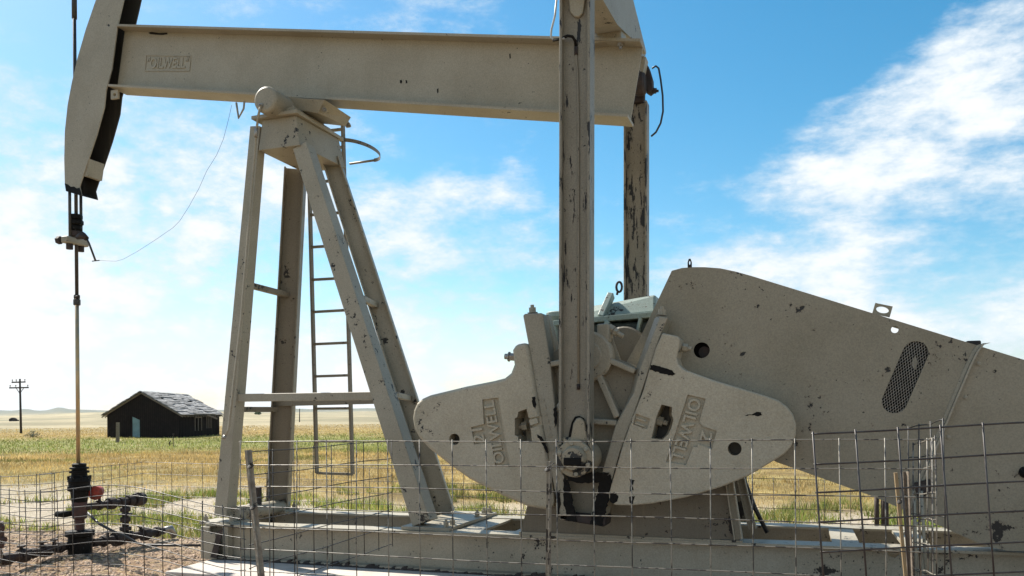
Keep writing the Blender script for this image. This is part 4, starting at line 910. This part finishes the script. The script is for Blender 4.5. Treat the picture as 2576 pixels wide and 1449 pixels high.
# ---- grass
def vnoise(x, y, s, seed):
    x, y = x*s, y*s; xi, yi = np.floor(x).astype(int), np.floor(y).astype(int); fx, fy = x-xi, y-yi; fx = fx*fx*(3-2*fx); fy = fy*fy*(3-2*fy)
    def h(a, b_): return (np.sin(a*127.1+b_*311.7+seed*74.7)*43758.5453) % 1
    return (h(xi, yi)*(1-fx)+h(xi+1, yi)*fx)*(1-fy)+(h(xi, yi+1)*(1-fx)+h(xi+1, yi+1)*fx)*fy
def fbm(x, y, s, seed): return (vnoise(x, y, s, seed)+.5*vnoise(x, y, s*2.1, seed+1)+.25*vnoise(x, y, s*4.3, seed+2))/1.75
def grass(name, n, rlo, rhi, hlo, hhi, wid, mode, label):
    u = RNG.random(n*4); a_ = (RNG.random(n*4)-.5)*1.35 - A
    r = np.sqrt(rlo**2+(rhi**2-rlo**2)*u) if mode != 'far' else rlo*(rhi/rlo)**u
    x, y = r*np.sin(a_), r*np.cos(a_); d = np.hypot(np.maximum(np.abs(x+3)-14, 0), y-4); d = d + (fbm(x, y, .12, 3)-.5)*np.clip(d*.5, 0, 12)
    tuft = fbm(x, y, 1.1, 5); big = fbm(x, y, .11, 9)
    if mode == 'weed': keep = (tuft > .59) & (d > 5.6) & (d < 12) & ~((x > x0-.2) & (y > 6.9) & (y < 8.95))
    elif mode == 'dry': keep = (RNG.random(len(x)) < np.clip((d-7.5)/6, 0.0, 1)*(.35+tuft)) & (tuft > .36)
    else: keep = tuft > .25
    idx = np.where(keep)[0][:n]; x, y, r, tuft, big, d = x[idx], y[idx], r[idx], tuft[idx], big[idx], d[idx]; n = len(x)
    if mode == 'weed': gr_ = np.clip(.35+.8*RNG.random(n)+.6*(tuft-.7), 0, 1)
    else:
        band = np.clip((d-24)/10, 0, 1)*np.clip((66-d)/16, 0, 1); gr_ = np.clip(band*(.35+1.1*(big > .45)) + (fbm(x, y, .35, 21) > .66)*.7*(d < 30), 0, 1)*(.5+.5*RNG.random(n))
    h = (hlo+(hhi-hlo)*RNG.random(n)**1.5)*(.4+tuft+1.3*np.clip(fbm(x, y, 2.2, 55)-.55, 0, 1)*4*(mode != 'far'))*(1+.0*r); w = wid*(1+r/18)
    yaw = RNG.random(n)*6.283; lean = (RNG.random((n, 2))-.5)*1.1*h[:, None]
    z = hills(x, y)-.01
    ux, uy = np.cos(yaw)*w, np.sin(yaw)*w
    p0_ = np.stack([x-ux, y-uy, z], 1); p1_ = np.stack([x+ux, y+uy, z], 1)
    m0 = np.stack([x+lean[:, 0]*.35-ux*.6, y+lean[:, 1]*.35-uy*.6, z+h*.6], 1); m1 = np.stack([x+lean[:, 0]*.35+ux*.6, y+lean[:, 1]*.35+uy*.6, z+h*.6], 1)
    t_ = np.stack([x+lean[:, 0], y+lean[:, 1], z+h], 1)
    V = np.stack([p0_, p1_, m1, m0, t_], 1).reshape(-1, 3); b_ = np.arange(n)*5
    loops = np.stack([b_, b_+1, b_+2, b_+3, b_+3, b_+2, b_+4], 1).ravel()
    me = bpy.data.meshes.new(name); me.vertices.add(len(V)); me.vertices.foreach_set('co', V.ravel().astype(np.float32))
    me.loops.add(len(loops)); me.loops.foreach_set('vertex_index', loops.astype(np.int32)); me.polygons.add(2*n)
    ls_ = np.stack([np.arange(n)*7, np.arange(n)*7+4], 1).ravel(); me.polygons.foreach_set('loop_start', ls_.astype(np.int32)); me.update(calc_edges=True)
    dryc = np.array([.43, .285, .085]); pale_ = np.array([.56, .43, .20]); gc = np.array([.14, .20, .035]); k_ = RNG.random((n, 1))
    cc = (dryc*(1-k_)+pale_*k_)*(1-gr_[:, None]) + gc*(.6+.9*k_)*gr_[:, None]
    cc *= (.75+.4*RNG.random((n, 1)))*(.45+1.0*fbm(x, y, .7, 31)[:, None])*(.7+.6*fbm(x, y, .16, 41)[:, None])
    ca2 = me.color_attributes.new('tint', 'FLOAT_COLOR', 'POINT'); full = np.ones((n*5, 4)); full[:, :3] = np.repeat(cc, 5, 0); ca2.data.foreach_set('color', full.ravel().astype(np.float32))
    me.materials.append(M['grass']); o = bpy.data.objects.new(name, me); C.objects.link(o); tag(o, label, 'grass', None, 'stuff')
m, nt, b = nodes('grass_blades'); at = N(nt, 'ShaderNodeAttribute', attribute_name='tint'); nt.links.new(at.outputs['Color'], b.inputs['Base Color']); b.inputs['Roughness'].default_value = .7
tr2 = N(nt, 'ShaderNodeBsdfTranslucent'); nt.links.new(at.outputs['Color'], tr2.inputs[0]); mx = N(nt, 'ShaderNodeMixShader'); mx.inputs[0].default_value = .4
nt.links.new(b.outputs[0], mx.inputs[1]); nt.links.new(tr2.outputs[0], mx.inputs[2]); nt.links.new(mx.outputs[0], nt.nodes['Material Output'].inputs[0]); M['grass'] = m
grass('weeds', 30000, 10.8, 19, .05, .17, .004, 'weed', 'low green weed tufts on pale ground around the well site')
grass('dry_grass', 90000, 12, 40, .04, .13, .004, 'dry', 'yellow dry grass with green patches in the near field')
grass('prairie_grass', 90000, 30, 140, .06, .17, .006, 'far', 'far prairie grass, yellow with a green band')
# straw and stones on the gravel
mb = MB()
for i in range(15000):
    x = random.uniform(-12, -5.0); y = random.uniform(4.6, 9.8); s_ = .008+.036*random.random()**2.2
    z = float(hills(np.array(x), np.array(y)))
    if x > pad1.x-.3 and y > pad0.y-.1: continue
    an = random.uniform(0, 3.14); c_, s2 = math.cos(an), math.sin(an)
    vs = [(x+s_*(c_*a-s2*b_*.7), y+s_*(s2*a+c_*b_*.7), z+s_*k*.55-.003) for a, b_, k in ((-1, -.4, 0), (0, -1, 0), (1, -.3, 0), (.6, .9, 0), (-.7, .8, 0), (-.3, -.3, .9), (.5, -.1, 1), (.1, .5, .8))]
    mb.add(vs, [(0, 1, 5), (1, 6, 5), (1, 2, 6), (2, 3, 6), (3, 7, 6), (3, 4, 7), (4, 0, 5, 7), (5, 6, 7)])
M['stone'] = plain('pebble', (.46, .33, .23), .9, 0, scale=3, var=.6)
tag(mb.build('gravel', 'stone'), 'scattered tan stones and pebbles on the soil around the wellhead', 'gravel', None, 'stuff')
mb = MB()
for i in range(5200):
    x = random.uniform(-12, -5.0); y = random.uniform(4.6, 10.5)
    if x > pad1.x-.3 and y > pad0.y-.1: continue
    z = float(hills(np.array(x), np.array(y)))+.004; an = random.uniform(0, 6.28); l_ = random.uniform(.03, .11); w_ = .0022; k = random.uniform(0, .012)
    dx, dy = math.cos(an)*l_, math.sin(an)*l_; ox, oy = -math.sin(an)*w_, math.cos(an)*w_
    mb.add([(x-ox, y-oy, z), (x+dx-ox, y+dy-oy, z+k), (x+dx+ox, y+dy+oy, z+k+.003), (x+ox, y+oy, z+.003)], [(0, 1, 2, 3)])
M['straw'] = plain('straw', (.52, .38, .17), .8, 0, scale=4, var=.4)
tag(mb.build('straw_litter', 'straw'), 'dry straw litter strewn over the bare soil near the wellhead', 'straw', None, 'stuff')
# dirt clods: loose soil mat around the site
# shrubs
def shrub(px, py, w, h, label, colr, n=260):
    c_ = PZ(px, py, 0); mb = MB()
    for i in range(n):
        a_ = random.uniform(0, 6.28); e_ = random.uniform(.1, 1.5); rr = random.uniform(.25, 1)
        t_ = c_+Vector((math.cos(a_)*math.cos(e_)*w*rr, math.sin(a_)*math.cos(e_)*w*rr, math.sin(e_)*h*rr)); s_ = random.uniform(.06, .12)*max(w, .3)
        d1_, d2_ = Vector((random.gauss(0, 1), random.gauss(0, 1), random.gauss(0, 1))).normalized()*s_, Vector((random.gauss(0, 1), random.gauss(0, 1), random.gauss(0, 1))).normalized()*s_*.5
        mb.add([t_-d1_, t_+d2_, t_+d1_, t_-d2_], [(0, 1, 2, 3)])
    for i in range(8):
        a_ = random.uniform(0, 6.28); mb.tube([c_, c_+Vector((math.cos(a_)*w*.5, math.sin(a_)*w*.5, h*.7))], .008, 4)
    return tag(mb.build('shrub', colr), label, 'shrub')
M['leafgreen'] = plain('weed_leaf', (.09, .13, .035), .7, 0, scale=3); M['sage'] = plain('sage_leaf', (.16, .17, .10), .8, 0, scale=3)
shrub(82, 1101, .7, .55, 'grey sage bush right of the power pole base', 'sage')
# ================================================================== barn
DB = 62.0
Bc = PZ(450, 1102, 0); 
Bf = lambda px, py, d: PD(px, py, d)
K0 = Vector((Bf(452, 1100, 62).x, Bf(452, 1100, 62).y, 0)); KL = Vector((Bf(270, 1100, 64.5).x, Bf(270, 1100, 64.5).y, 0)); KR = Vector((Bf(551, 1094, 70).x, Bf(551, 1094, 70).y, 0))
g_ = KL-K0; s_v = KR-K0; n_in = s_v.normalized()
H_ = 1.82; PK = 3.45
barn = thing('wooden_barn', K0+(g_+s_v)/2, 'dark abandoned wooden barn with sagging silvery shingle roof full of holes', 'barn')
def boards(name, a, b_, plank):
    m, nt, bb_ = nodes(name); v = objvec(nt); w = N(nt, 'ShaderNodeTexWave', i_Scale=plank, i_Distortion=1.2, i_Detail=3.0); w.bands_direction = 'DIAGONAL' if 0 else 'X'
    nt.links.new(v, w.inputs[0]); n1 = noise(nt, v, 2.5, 6, .75)
    c = mix(nt, maprange(nt, n1, .35, .7), a, b_); c = mix(nt, maprange(nt, w.outputs[1], .0, .25), tuple(x*.3 for x in a), c); nt.links.new(c, bb_.inputs[0]); bb_.inputs['Roughness'].default_value = .95; bb_.inputs['Specular IOR Level'].default_value = .05
    bump(nt, bb_, n1, .5, .03); return m
M['barnwall'] = boards('tarred_boards', (.008, .006, .005), (.022, .016, .013), 1.6)
m, nt, bb_ = nodes('silvered_shingles'); v = objvec(nt)
n1 = noise(nt, objvec(nt, (.6, .6, 9)), 2.2, 6, .75)
nt.links.new(ramp(nt, n1, [(.40, (.03, .03, .032)), (.5, (.19, .185, .18)), (.66, (.42, .41, .40))]), bb_.inputs[0]); bb_.inputs['Roughness'].default_value = .75; bump(nt, bb_, n1, .9, .05); M['shingle'] = m
M['door'] = plain('pale_teal_door', (.16, .27, .28), .7, 0, scale=2)
out_g = (K0-s_v*.0)  # gable wall
def wallslab(poly, th, name, cuts=None):  # poly world pts, thickness vector
    return MB().prism(poly, th).build(name, 'barnwall', barn, cut=cuts)
mid = K0+g_/2
def zq(p, z): return Vector((p.x, p.y, z))
door_a, door_b = K0+g_*(1-.355), K0+g_*(1-.46)
dc = MB().prism([zq(door_a, -.2)-n_in*.5, zq(door_b, -.2)-n_in*.5, zq(door_b, 1.35)-n_in*.5, zq(door_a, 1.62)-n_in*.5], n_in*1.0)
wallslab([zq(K0, -.1), zq(KL, -.1), zq(KL, H_), zq(mid, PK), zq(K0, H_)], n_in*.12, 'gable_wall', [dc])
MB().prism([zq(door_a, -.1)+n_in*.03, zq(door_b, -.1)+n_in*.03, zq(door_b, 1.33)+n_in*.03, zq(door_a, 1.6)+n_in*.03], n_in*.03).build('door', 'door', barn)
gin = g_.normalized()*.12
wins = []
for a0, a1, z0_, z1_ in ((.36, .52, .45, 1.5), (.66, .77, .6, 1.55)):
    q0, q1 = K0+s_v*a0, K0+s_v*a1; wins.append(MB().prism([zq(q0, z0_)-gin*4, zq(q1, z0_)-gin*4, zq(q1, z1_)-gin*4, zq(q0, z1_)-gin*4], gin*8))
wallslab([zq(K0, -.1)+n_in*.121, zq(KR, -.1), zq(KR, H_), zq(K0, H_)+n_in*.121], gin, 'side_wall', wins)
for a0, a1, z0_, z1_ in ((.36, .52, .45, 1.5), (.66, .77, .6, 1.55)):
    q0, q1 = K0+s_v*a0, K0+s_v*a1; fm = MB()
    for A_, B_ in ((zq(q0, z0_), zq(q0, z1_)), (zq(q1, z0_), zq(q1, z1_)), (zq(q0, z1_), zq(q1, z1_)), (zq((q0+q1)/2, z0_), zq((q0+q1)/2, z1_))): fm.beam(A_-gin*.2, B_-gin*.2, g_, .07, .05, kind='box')
    fm.build('window_frame', 'wood', barn)
KF = KL+s_v; wallslab([zq(KL, -.1)+n_in*.121, zq(KF, -.1), zq(KF, H_), zq(KL, H_)+n_in*.121], -gin, 'side_wall')
wallslab([zq(KR, -.1)+n_in*.001, zq(KF, -.1)+n_in*.001, zq(KF, H_)+n_in*.001, zq(mid+s_v, PK-.1)+n_in*.001, zq(KR, H_)+n_in*.001], n_in*.1, 'gable_wall')
# roof
RA, RB = zq(mid, PK+.06)-n_in*.35, zq(mid+s_v, PK+.0)+n_in*.3
gu = g_.normalized()
def slope(sgn, cuts, rnd):
    ev = (K0 if sgn < 0 else KL); ea = zq(ev, H_-.12)-n_in*.35 + gu*(sgn*.36); eb = zq(ev+s_v, H_-.12)+n_in*.3 + gu*(sgn*.36)
    nrm = (RB-RA).cross(ea-RA).normalized(); nrm = nrm if nrm.z > 0 else -nrm
    body = MB().prism([RA, RB, eb, ea], nrm*.05)
    cs = []
    for u0, u1, w0, w1 in cuts:
        f_ = lambda u, w: (RA+(RB-RA)*u)*(1-w)+(ea+(eb-ea)*u)*w
        cs.append(MB().prism([f_(u0, w0)-nrm*.3, f_(u1, w0)-nrm*.3, f_(u1, w1)-nrm*.3, f_(u0, w1)-nrm*.3], nrm*.9))
    ro = body.build('roof', 'shingle', barn, cut=cs)
    sm = MB()     # lifted, missing and slipped shingles along every course
    for i in range(16):
        w = (i+.5)/16; k = 0.
        while k < 1:
            l_ = rnd.uniform(.06, .28)
            if rnd.random() < .80:
                f_ = lambda u, w_: (RA+(RB-RA)*u)*(1-w_)+(ea+(eb-ea)*u)*w_
                u0, u1 = k, min(k+l_, 1.01); lift = rnd.uniform(.055, .10); dw_ = rnd.uniform(-.012, .02)
                if not any(a-.02 < u0 < b2+.02 and c2-.02 < w < d2+.02 for a, b2, c2, d2 in cuts):
                    a1, a2, a3, a4 = f_(u0, w-.03), f_(u1, w-.03), f_(u1, w+.035+dw_), f_(u0, w+.035+dw_)
                    sm.hexa([a1+nrm*.052, a2+nrm*.052, a3+nrm*lift, a4+nrm*lift, a1+nrm*.07, a2+nrm*.07, a3+nrm*(lift+.02), a4+nrm*(lift+.02)])
            k += l_
    sm.build('shingles', 'shingle', ro)
    rm = MB()
    for i in range(17):
        u = (i+.3)/17; e_ = ea+(eb-ea)*u; t_ = RA+(RB-RA)*u; rm.beam(e_+(e_-t_).normalized()*.12-nrm*.09, e_+(t_-e_)*.98-nrm*.09, nrm, .06, .09, kind='box')
    rm.build('rafters', 'wood', ro)
slope(-1, [(.60, .80, .34, .50), (.70, .9, .53, .62), (.10, .22, .26, .34), (.3, .40, .64, .72), (.5, .56, .8, .9), (.05, .1, .5, .58)], random.Random(3)); slope(1, [], random.Random(4))
fa = zq(K0, H_-.12)-gu*.45+s_v*.55; MB().beam(fa, fa+s_v*.28-ZD*.32, ZD, .04, .12, kind='box').build('fallen_board', 'wood', barn)

# ================================================================== poles and far things
pb = PD(53, 1090, 83); pb.z = 0
pole = thing('power_pole', pb, 'tall dark wooden power pole with two crossarms at far left', 'power pole')
ptop = PD(50, 953, 83)
MB().tube([pb-ZD*.2, Vector((ptop.x, ptop.y, ptop.z))], [.115, .085], 10).build('pole', 'darkwood', pole)
for py, hw in ((961, 18), (975, 24)):
    a_, b_ = PD(50-hw, py+1, 83), PD(50+hw-(2 if hw == 18 else 0), py, 83); ar = MB().beam(a_-FW*.15, b_-FW*.15, ZD, .11, .13, kind='box').build('crossarm', 'darkwood', pole)
    im = MB()
    for t_ in (.04, .33, .96): im.lathe(a_-FW*.15+(b_-a_)*t_+ZD*.06, ZD, [(0, .03), (.1, .03), (.12, .07), (.2, .06), (.24, .02)], 8)
    im.build('insulator', 'steel', ar)
mb = MB()
for s_ in (-1, 1): mb.beam(PD(50, 990, 82.8), PD(50+s_*9, 977, 82.8), ZD, .04, .05, kind='box')
mb.build('brace', 'darkwood', pole)
def farpole(px, y0_, y1_, d, r, label):
    a_ = PD(px, y1_, d); b_ = PD(px, y0_, d); a_.z -= .5; o = MB().tube([a_, b_], [r, r*.7], 8).build('power_pole', 'darkwood'); return tag(o, label, 'power pole')
farpole(753.5, 1028, 1064, 190, .13, 'thin distant pole on the plain seen left of the ladder')
# wooden fence post and stake by the barn
a_ = PZ(472-176, 1113, 0); o = MB().beam(a_-ZD*.1, a_+ZD*1.25+XD*.03, FW, .17, .15, kind='box').build('wooden_post', 'wood'); tag(o, 'short weathered grey post standing before the barn wall', 'post')
a_ = PZ(436, 1123, 0); mb = MB().beam(a_, a_+ZD*.7, FW, .03, .03, kind='box').box((a_.x-.05, a_.y-.03, .6), (a_.x+.05, a_.y+.02, .7)).tube([a_-XD*.22, a_-XD*.25+ZD*.2, a_-XD*.17+ZD*.3], .03, 6)
tag(mb.build('marker_stake', 'rust'), 'small rusty marker stake in the grass right of the barn door', 'stake')
def shed(px, py, d, w, h, label):
    c_ = PD(px, py, d); z = c_.z; mb = MB(); a_, e_ = RT*w, FW*w*.7
    mb.prism([c_-a_/2-ZD*1, c_+a_/2-ZD*1, c_+a_/2+ZD*h, c_+ZD*h*1.5, c_-a_/2+ZD*h], e_)
    mb.prism([c_+a_*.5-ZD*1, c_+a_*.95-ZD*1, c_+a_*.95+ZD*h*.5, c_+a_*.5+ZD*h*.7], e_*.6)
    return tag(mb.build('shed', 'barnwall'), label, 'shed')
shed(50-2-18, 1060, 330, 2.4, 1.0, 'tiny distant dark shed near the hills at far left')
shed(1035, 1059-28, 900, 3, 1.2, 'speck-like distant hut on the ridge right of the barn') if 0 else None
def tree(px, py, d, w, h, label):
    c_ = PD(px, py, d); t = thing('tree', c_, label, 'tree'); MB().tube([c_-ZD*1.5, c_+ZD*h*.6], [w*.07, w*.03], 6).build('trunk', 'darkwood', t); mb = MB()
    for i in range(320):
        a_ = random.uniform(0, 6.28); e_ = random.uniform(-.3, 1.5); rr = random.uniform(.4, 1); k = .8+.3*math.sin(a_*3+e_*5)
        q_ = c_+Vector((math.cos(a_)*math.cos(e_)*w/2*rr*k, math.sin(a_)*math.cos(e_)*w/2*rr, h*.25+math.sin(e_)*h*.75*rr)); s_ = w*.09
        d1_ = Vector((random.gauss(0, 1), random.gauss(0, 1), random.gauss(0, 1))).normalized()*s_; d2_ = Vector((random.gauss(0, 1), random.gauss(0, 1), random.gauss(0, 1))).normalized()*s_
        mb.add([q_-d1_, q_+d2_, q_+d1_, q_-d2_], [(0, 1, 2, 3)])
    mb.build('crown', 'leafgreen', t)
tree(651, 1043, 420, 3.2, 2.2, 'tiny dark tree on the horizon between the left legs')
tree(645, 1043, 430, 2.4, 1.5, 'tiny low dark tree on the horizon, left of its darker neighbour')

# ================================================================== light
SUN_AZ = math.radians(-66)   # from +Y towards +X
SUN_EL = math.radians(46)
sd_ = Vector((math.sin(SUN_AZ)*math.cos(SUN_EL), math.cos(SUN_AZ)*math.cos(SUN_EL), math.sin(SUN_EL)))
sun = bpy.data.lights.new('sun', 'SUN'); sun.energy = 4.9; sun.angle = math.radians(.5); sun.color = (1, .94, .84)
so = bpy.data.objects.new('sun', sun); C.objects.link(so); so.rotation_euler = sd_.to_track_quat('Z', 'Y').to_euler(); so.location = (0, 0, 30)
w = bpy.data.worlds.new('World'); SC.world = w; w.use_nodes = True; nt = w.node_tree; nt.nodes.clear()
out = N(nt, 'ShaderNodeOutputWorld'); bg_ = N(nt, 'ShaderNodeBackground'); bg_.inputs[1].default_value = .085; nt.links.new(bg_.outputs[0], out.inputs[0])
sky = N(nt, 'ShaderNodeTexSky', sky_type='NISHITA', sun_disc=False, sun_elevation=SUN_EL, sun_rotation=SUN_AZ, air_density=1.0, dust_density=.6, ozone_density=1.5)
tc = N(nt, 'ShaderNodeTexCoord').outputs['Generated']
def wmap(sc, loc=(0, 0, 0)):
    mp = N(nt, 'ShaderNodeMapping'); mp.inputs['Scale'].default_value = sc; mp.inputs['Location'].default_value = loc; nt.links.new(tc, mp.inputs[0]); return mp.outputs[0]
def blob(px, py, rad, soft=.6):      # angular distance mask around a fixed direction of the sky
    d_ = ray(px, py).normalized(); vm = N(nt, 'ShaderNodeVectorMath', operation='DISTANCE'); nt.links.new(tc, vm.inputs[0]); vm.inputs[1].default_value = d_
    return maprange(nt, vm.outputs['Value'], rad*(1+soft), rad*(1-soft))
cloudn = noise(nt, wmap((1.7, 1.7, 3.2), (3.1, .4, .2)), 2.6, 9, .58)
wisp = noise(nt, wmap((2.2, 5.5, 9)), 2.4, 8, .62)
fine = noise(nt, wmap((3, 4, 7)), 7.5, 8, .68)
s = math_(nt, 'ADD', math_(nt, 'ADD', math_(nt, 'MULTIPLY', cloudn, .80), math_(nt, 'MULTIPLY', wisp, .34)), math_(nt, 'MULTIPLY', math_(nt, 'SUBTRACT', fine, .5), .34))
cov = math_(nt, 'MULTIPLY', math_(nt, 'SUBTRACT', s, .55), 4.4)
wsep = N(nt, 'ShaderNodeSeparateXYZ'); nt.links.new(tc, wsep.inputs[0])
cov = math_(nt, 'ADD', cov, maprange(nt, wsep.outputs[2], .45, .0, -.26, .36))
BL = [(60, 60, .10, -.45), (40, 420, .16, .45), (100, 800, .34, .62), (480, 850, .10, -.50), (420, 480, .16, -.35), (560, 640, .07, .25), (330, 250, .12, -.1), (1200, 60, .12, .25),
      (1150, 420, .14, -.20), (1060, 570, .06, .22), (1320, 490, .05, .25), (1180, 850, .16, .12), (1180, 420, .12, -.3), (1180, 670, .05, -.25), (1900, 120, .24, -.60), (1800, 420, .13, -.40), (2250, 310, .10, .75), (2450, 240, .07, .6), (2200, 520, .13, .45), (2380, 420, .12, .25),
      (1880, 660, .12, .65), (2050, 430, .07, .4), (2300, 40, .10, -.3), (2440, 90, .06, .22), (2520, 560, .10, -.30), (2050, 120, .14, -.4), (2480, 750, .12, .10), (1650, 600, .08, .1)]
for px, py, rad, wt in BL:
    cov = math_(nt, 'ADD', cov, math_(nt, 'MULTIPLY', blob(px, py, rad, .9), wt))
bk = N(nt, 'ShaderNodeVectorMath', operation='DOT_PRODUCT'); nt.links.new(tc, bk.inputs[0]); bk.inputs[1].default_value = (.3, -.9, .1)
cov = math_(nt, 'ADD', cov, maprange(nt, bk.outputs['Value'], .1, .8, 0, .3))  # extra unseen cloud behind the camera, added to fill the front faces
mask = maprange(nt, cov, -.25, .9)
hsv = N(nt, 'ShaderNodeHueSaturation'); nt.links.new(sky.outputs[0], hsv.inputs['Color']); hsv.inputs['Saturation'].default_value = 1.42; hsv.inputs['Value'].default_value = .90; hsv.inputs['Hue'].default_value = .482
cl = mix(nt, maprange(nt, cov, .1, 1.3), (4.2, 4.9, 5.5), (6.0, 6.15, 6.2))
cl = mix(nt, maprange(nt, bk.outputs['Value'], .1, .8), cl, (6.2, 6.25, 6.3))  # cloud brightness behind the camera set separately for that added fill
c = mix(nt, mask, hsv.outputs[0], cl); nt.links.new(c, bg_.inputs[0])
hm_ = bpy.data.materials.new('haze_air'); hm_.use_nodes = True; hn = hm_.node_tree; hn.nodes.clear()
ho = hn.nodes.new('ShaderNodeOutputMaterial'); hv = hn.nodes.new('ShaderNodeVolumePrincipled'); hv.inputs['Density'].default_value = .00006; hv.inputs['Color'].default_value = (.86, .93, 1, 1); hv.inputs['Anisotropy'].default_value = .2
hn.links.new(hv.outputs[0], ho.inputs['Volume'])
hbm = MB().box((-9500, -9500, -30), (9500, 9500, 62)); hzo = hbm.build('haze', hm_); hzo['kind'] = 'stuff'; hzo['label'] = 'thin pale haze over the far plains and hills'; hzo['category'] = 'haze'
# ================================================================== view
SC.view_settings.view_transform = 'Standard'; SC.view_settings.look = 'None'; SC.view_settings.gamma = 1; SC.view_settings.use_curve_mapping = False
SC.view_settings.exposure = 1.05
SC.cycles.max_bounces = 6; SC.cycles.diffuse_bounces = 4
SC.cycles.use_denoising = True
for o in bpy.data.objects:
    if '_w' in o: del o['_w']
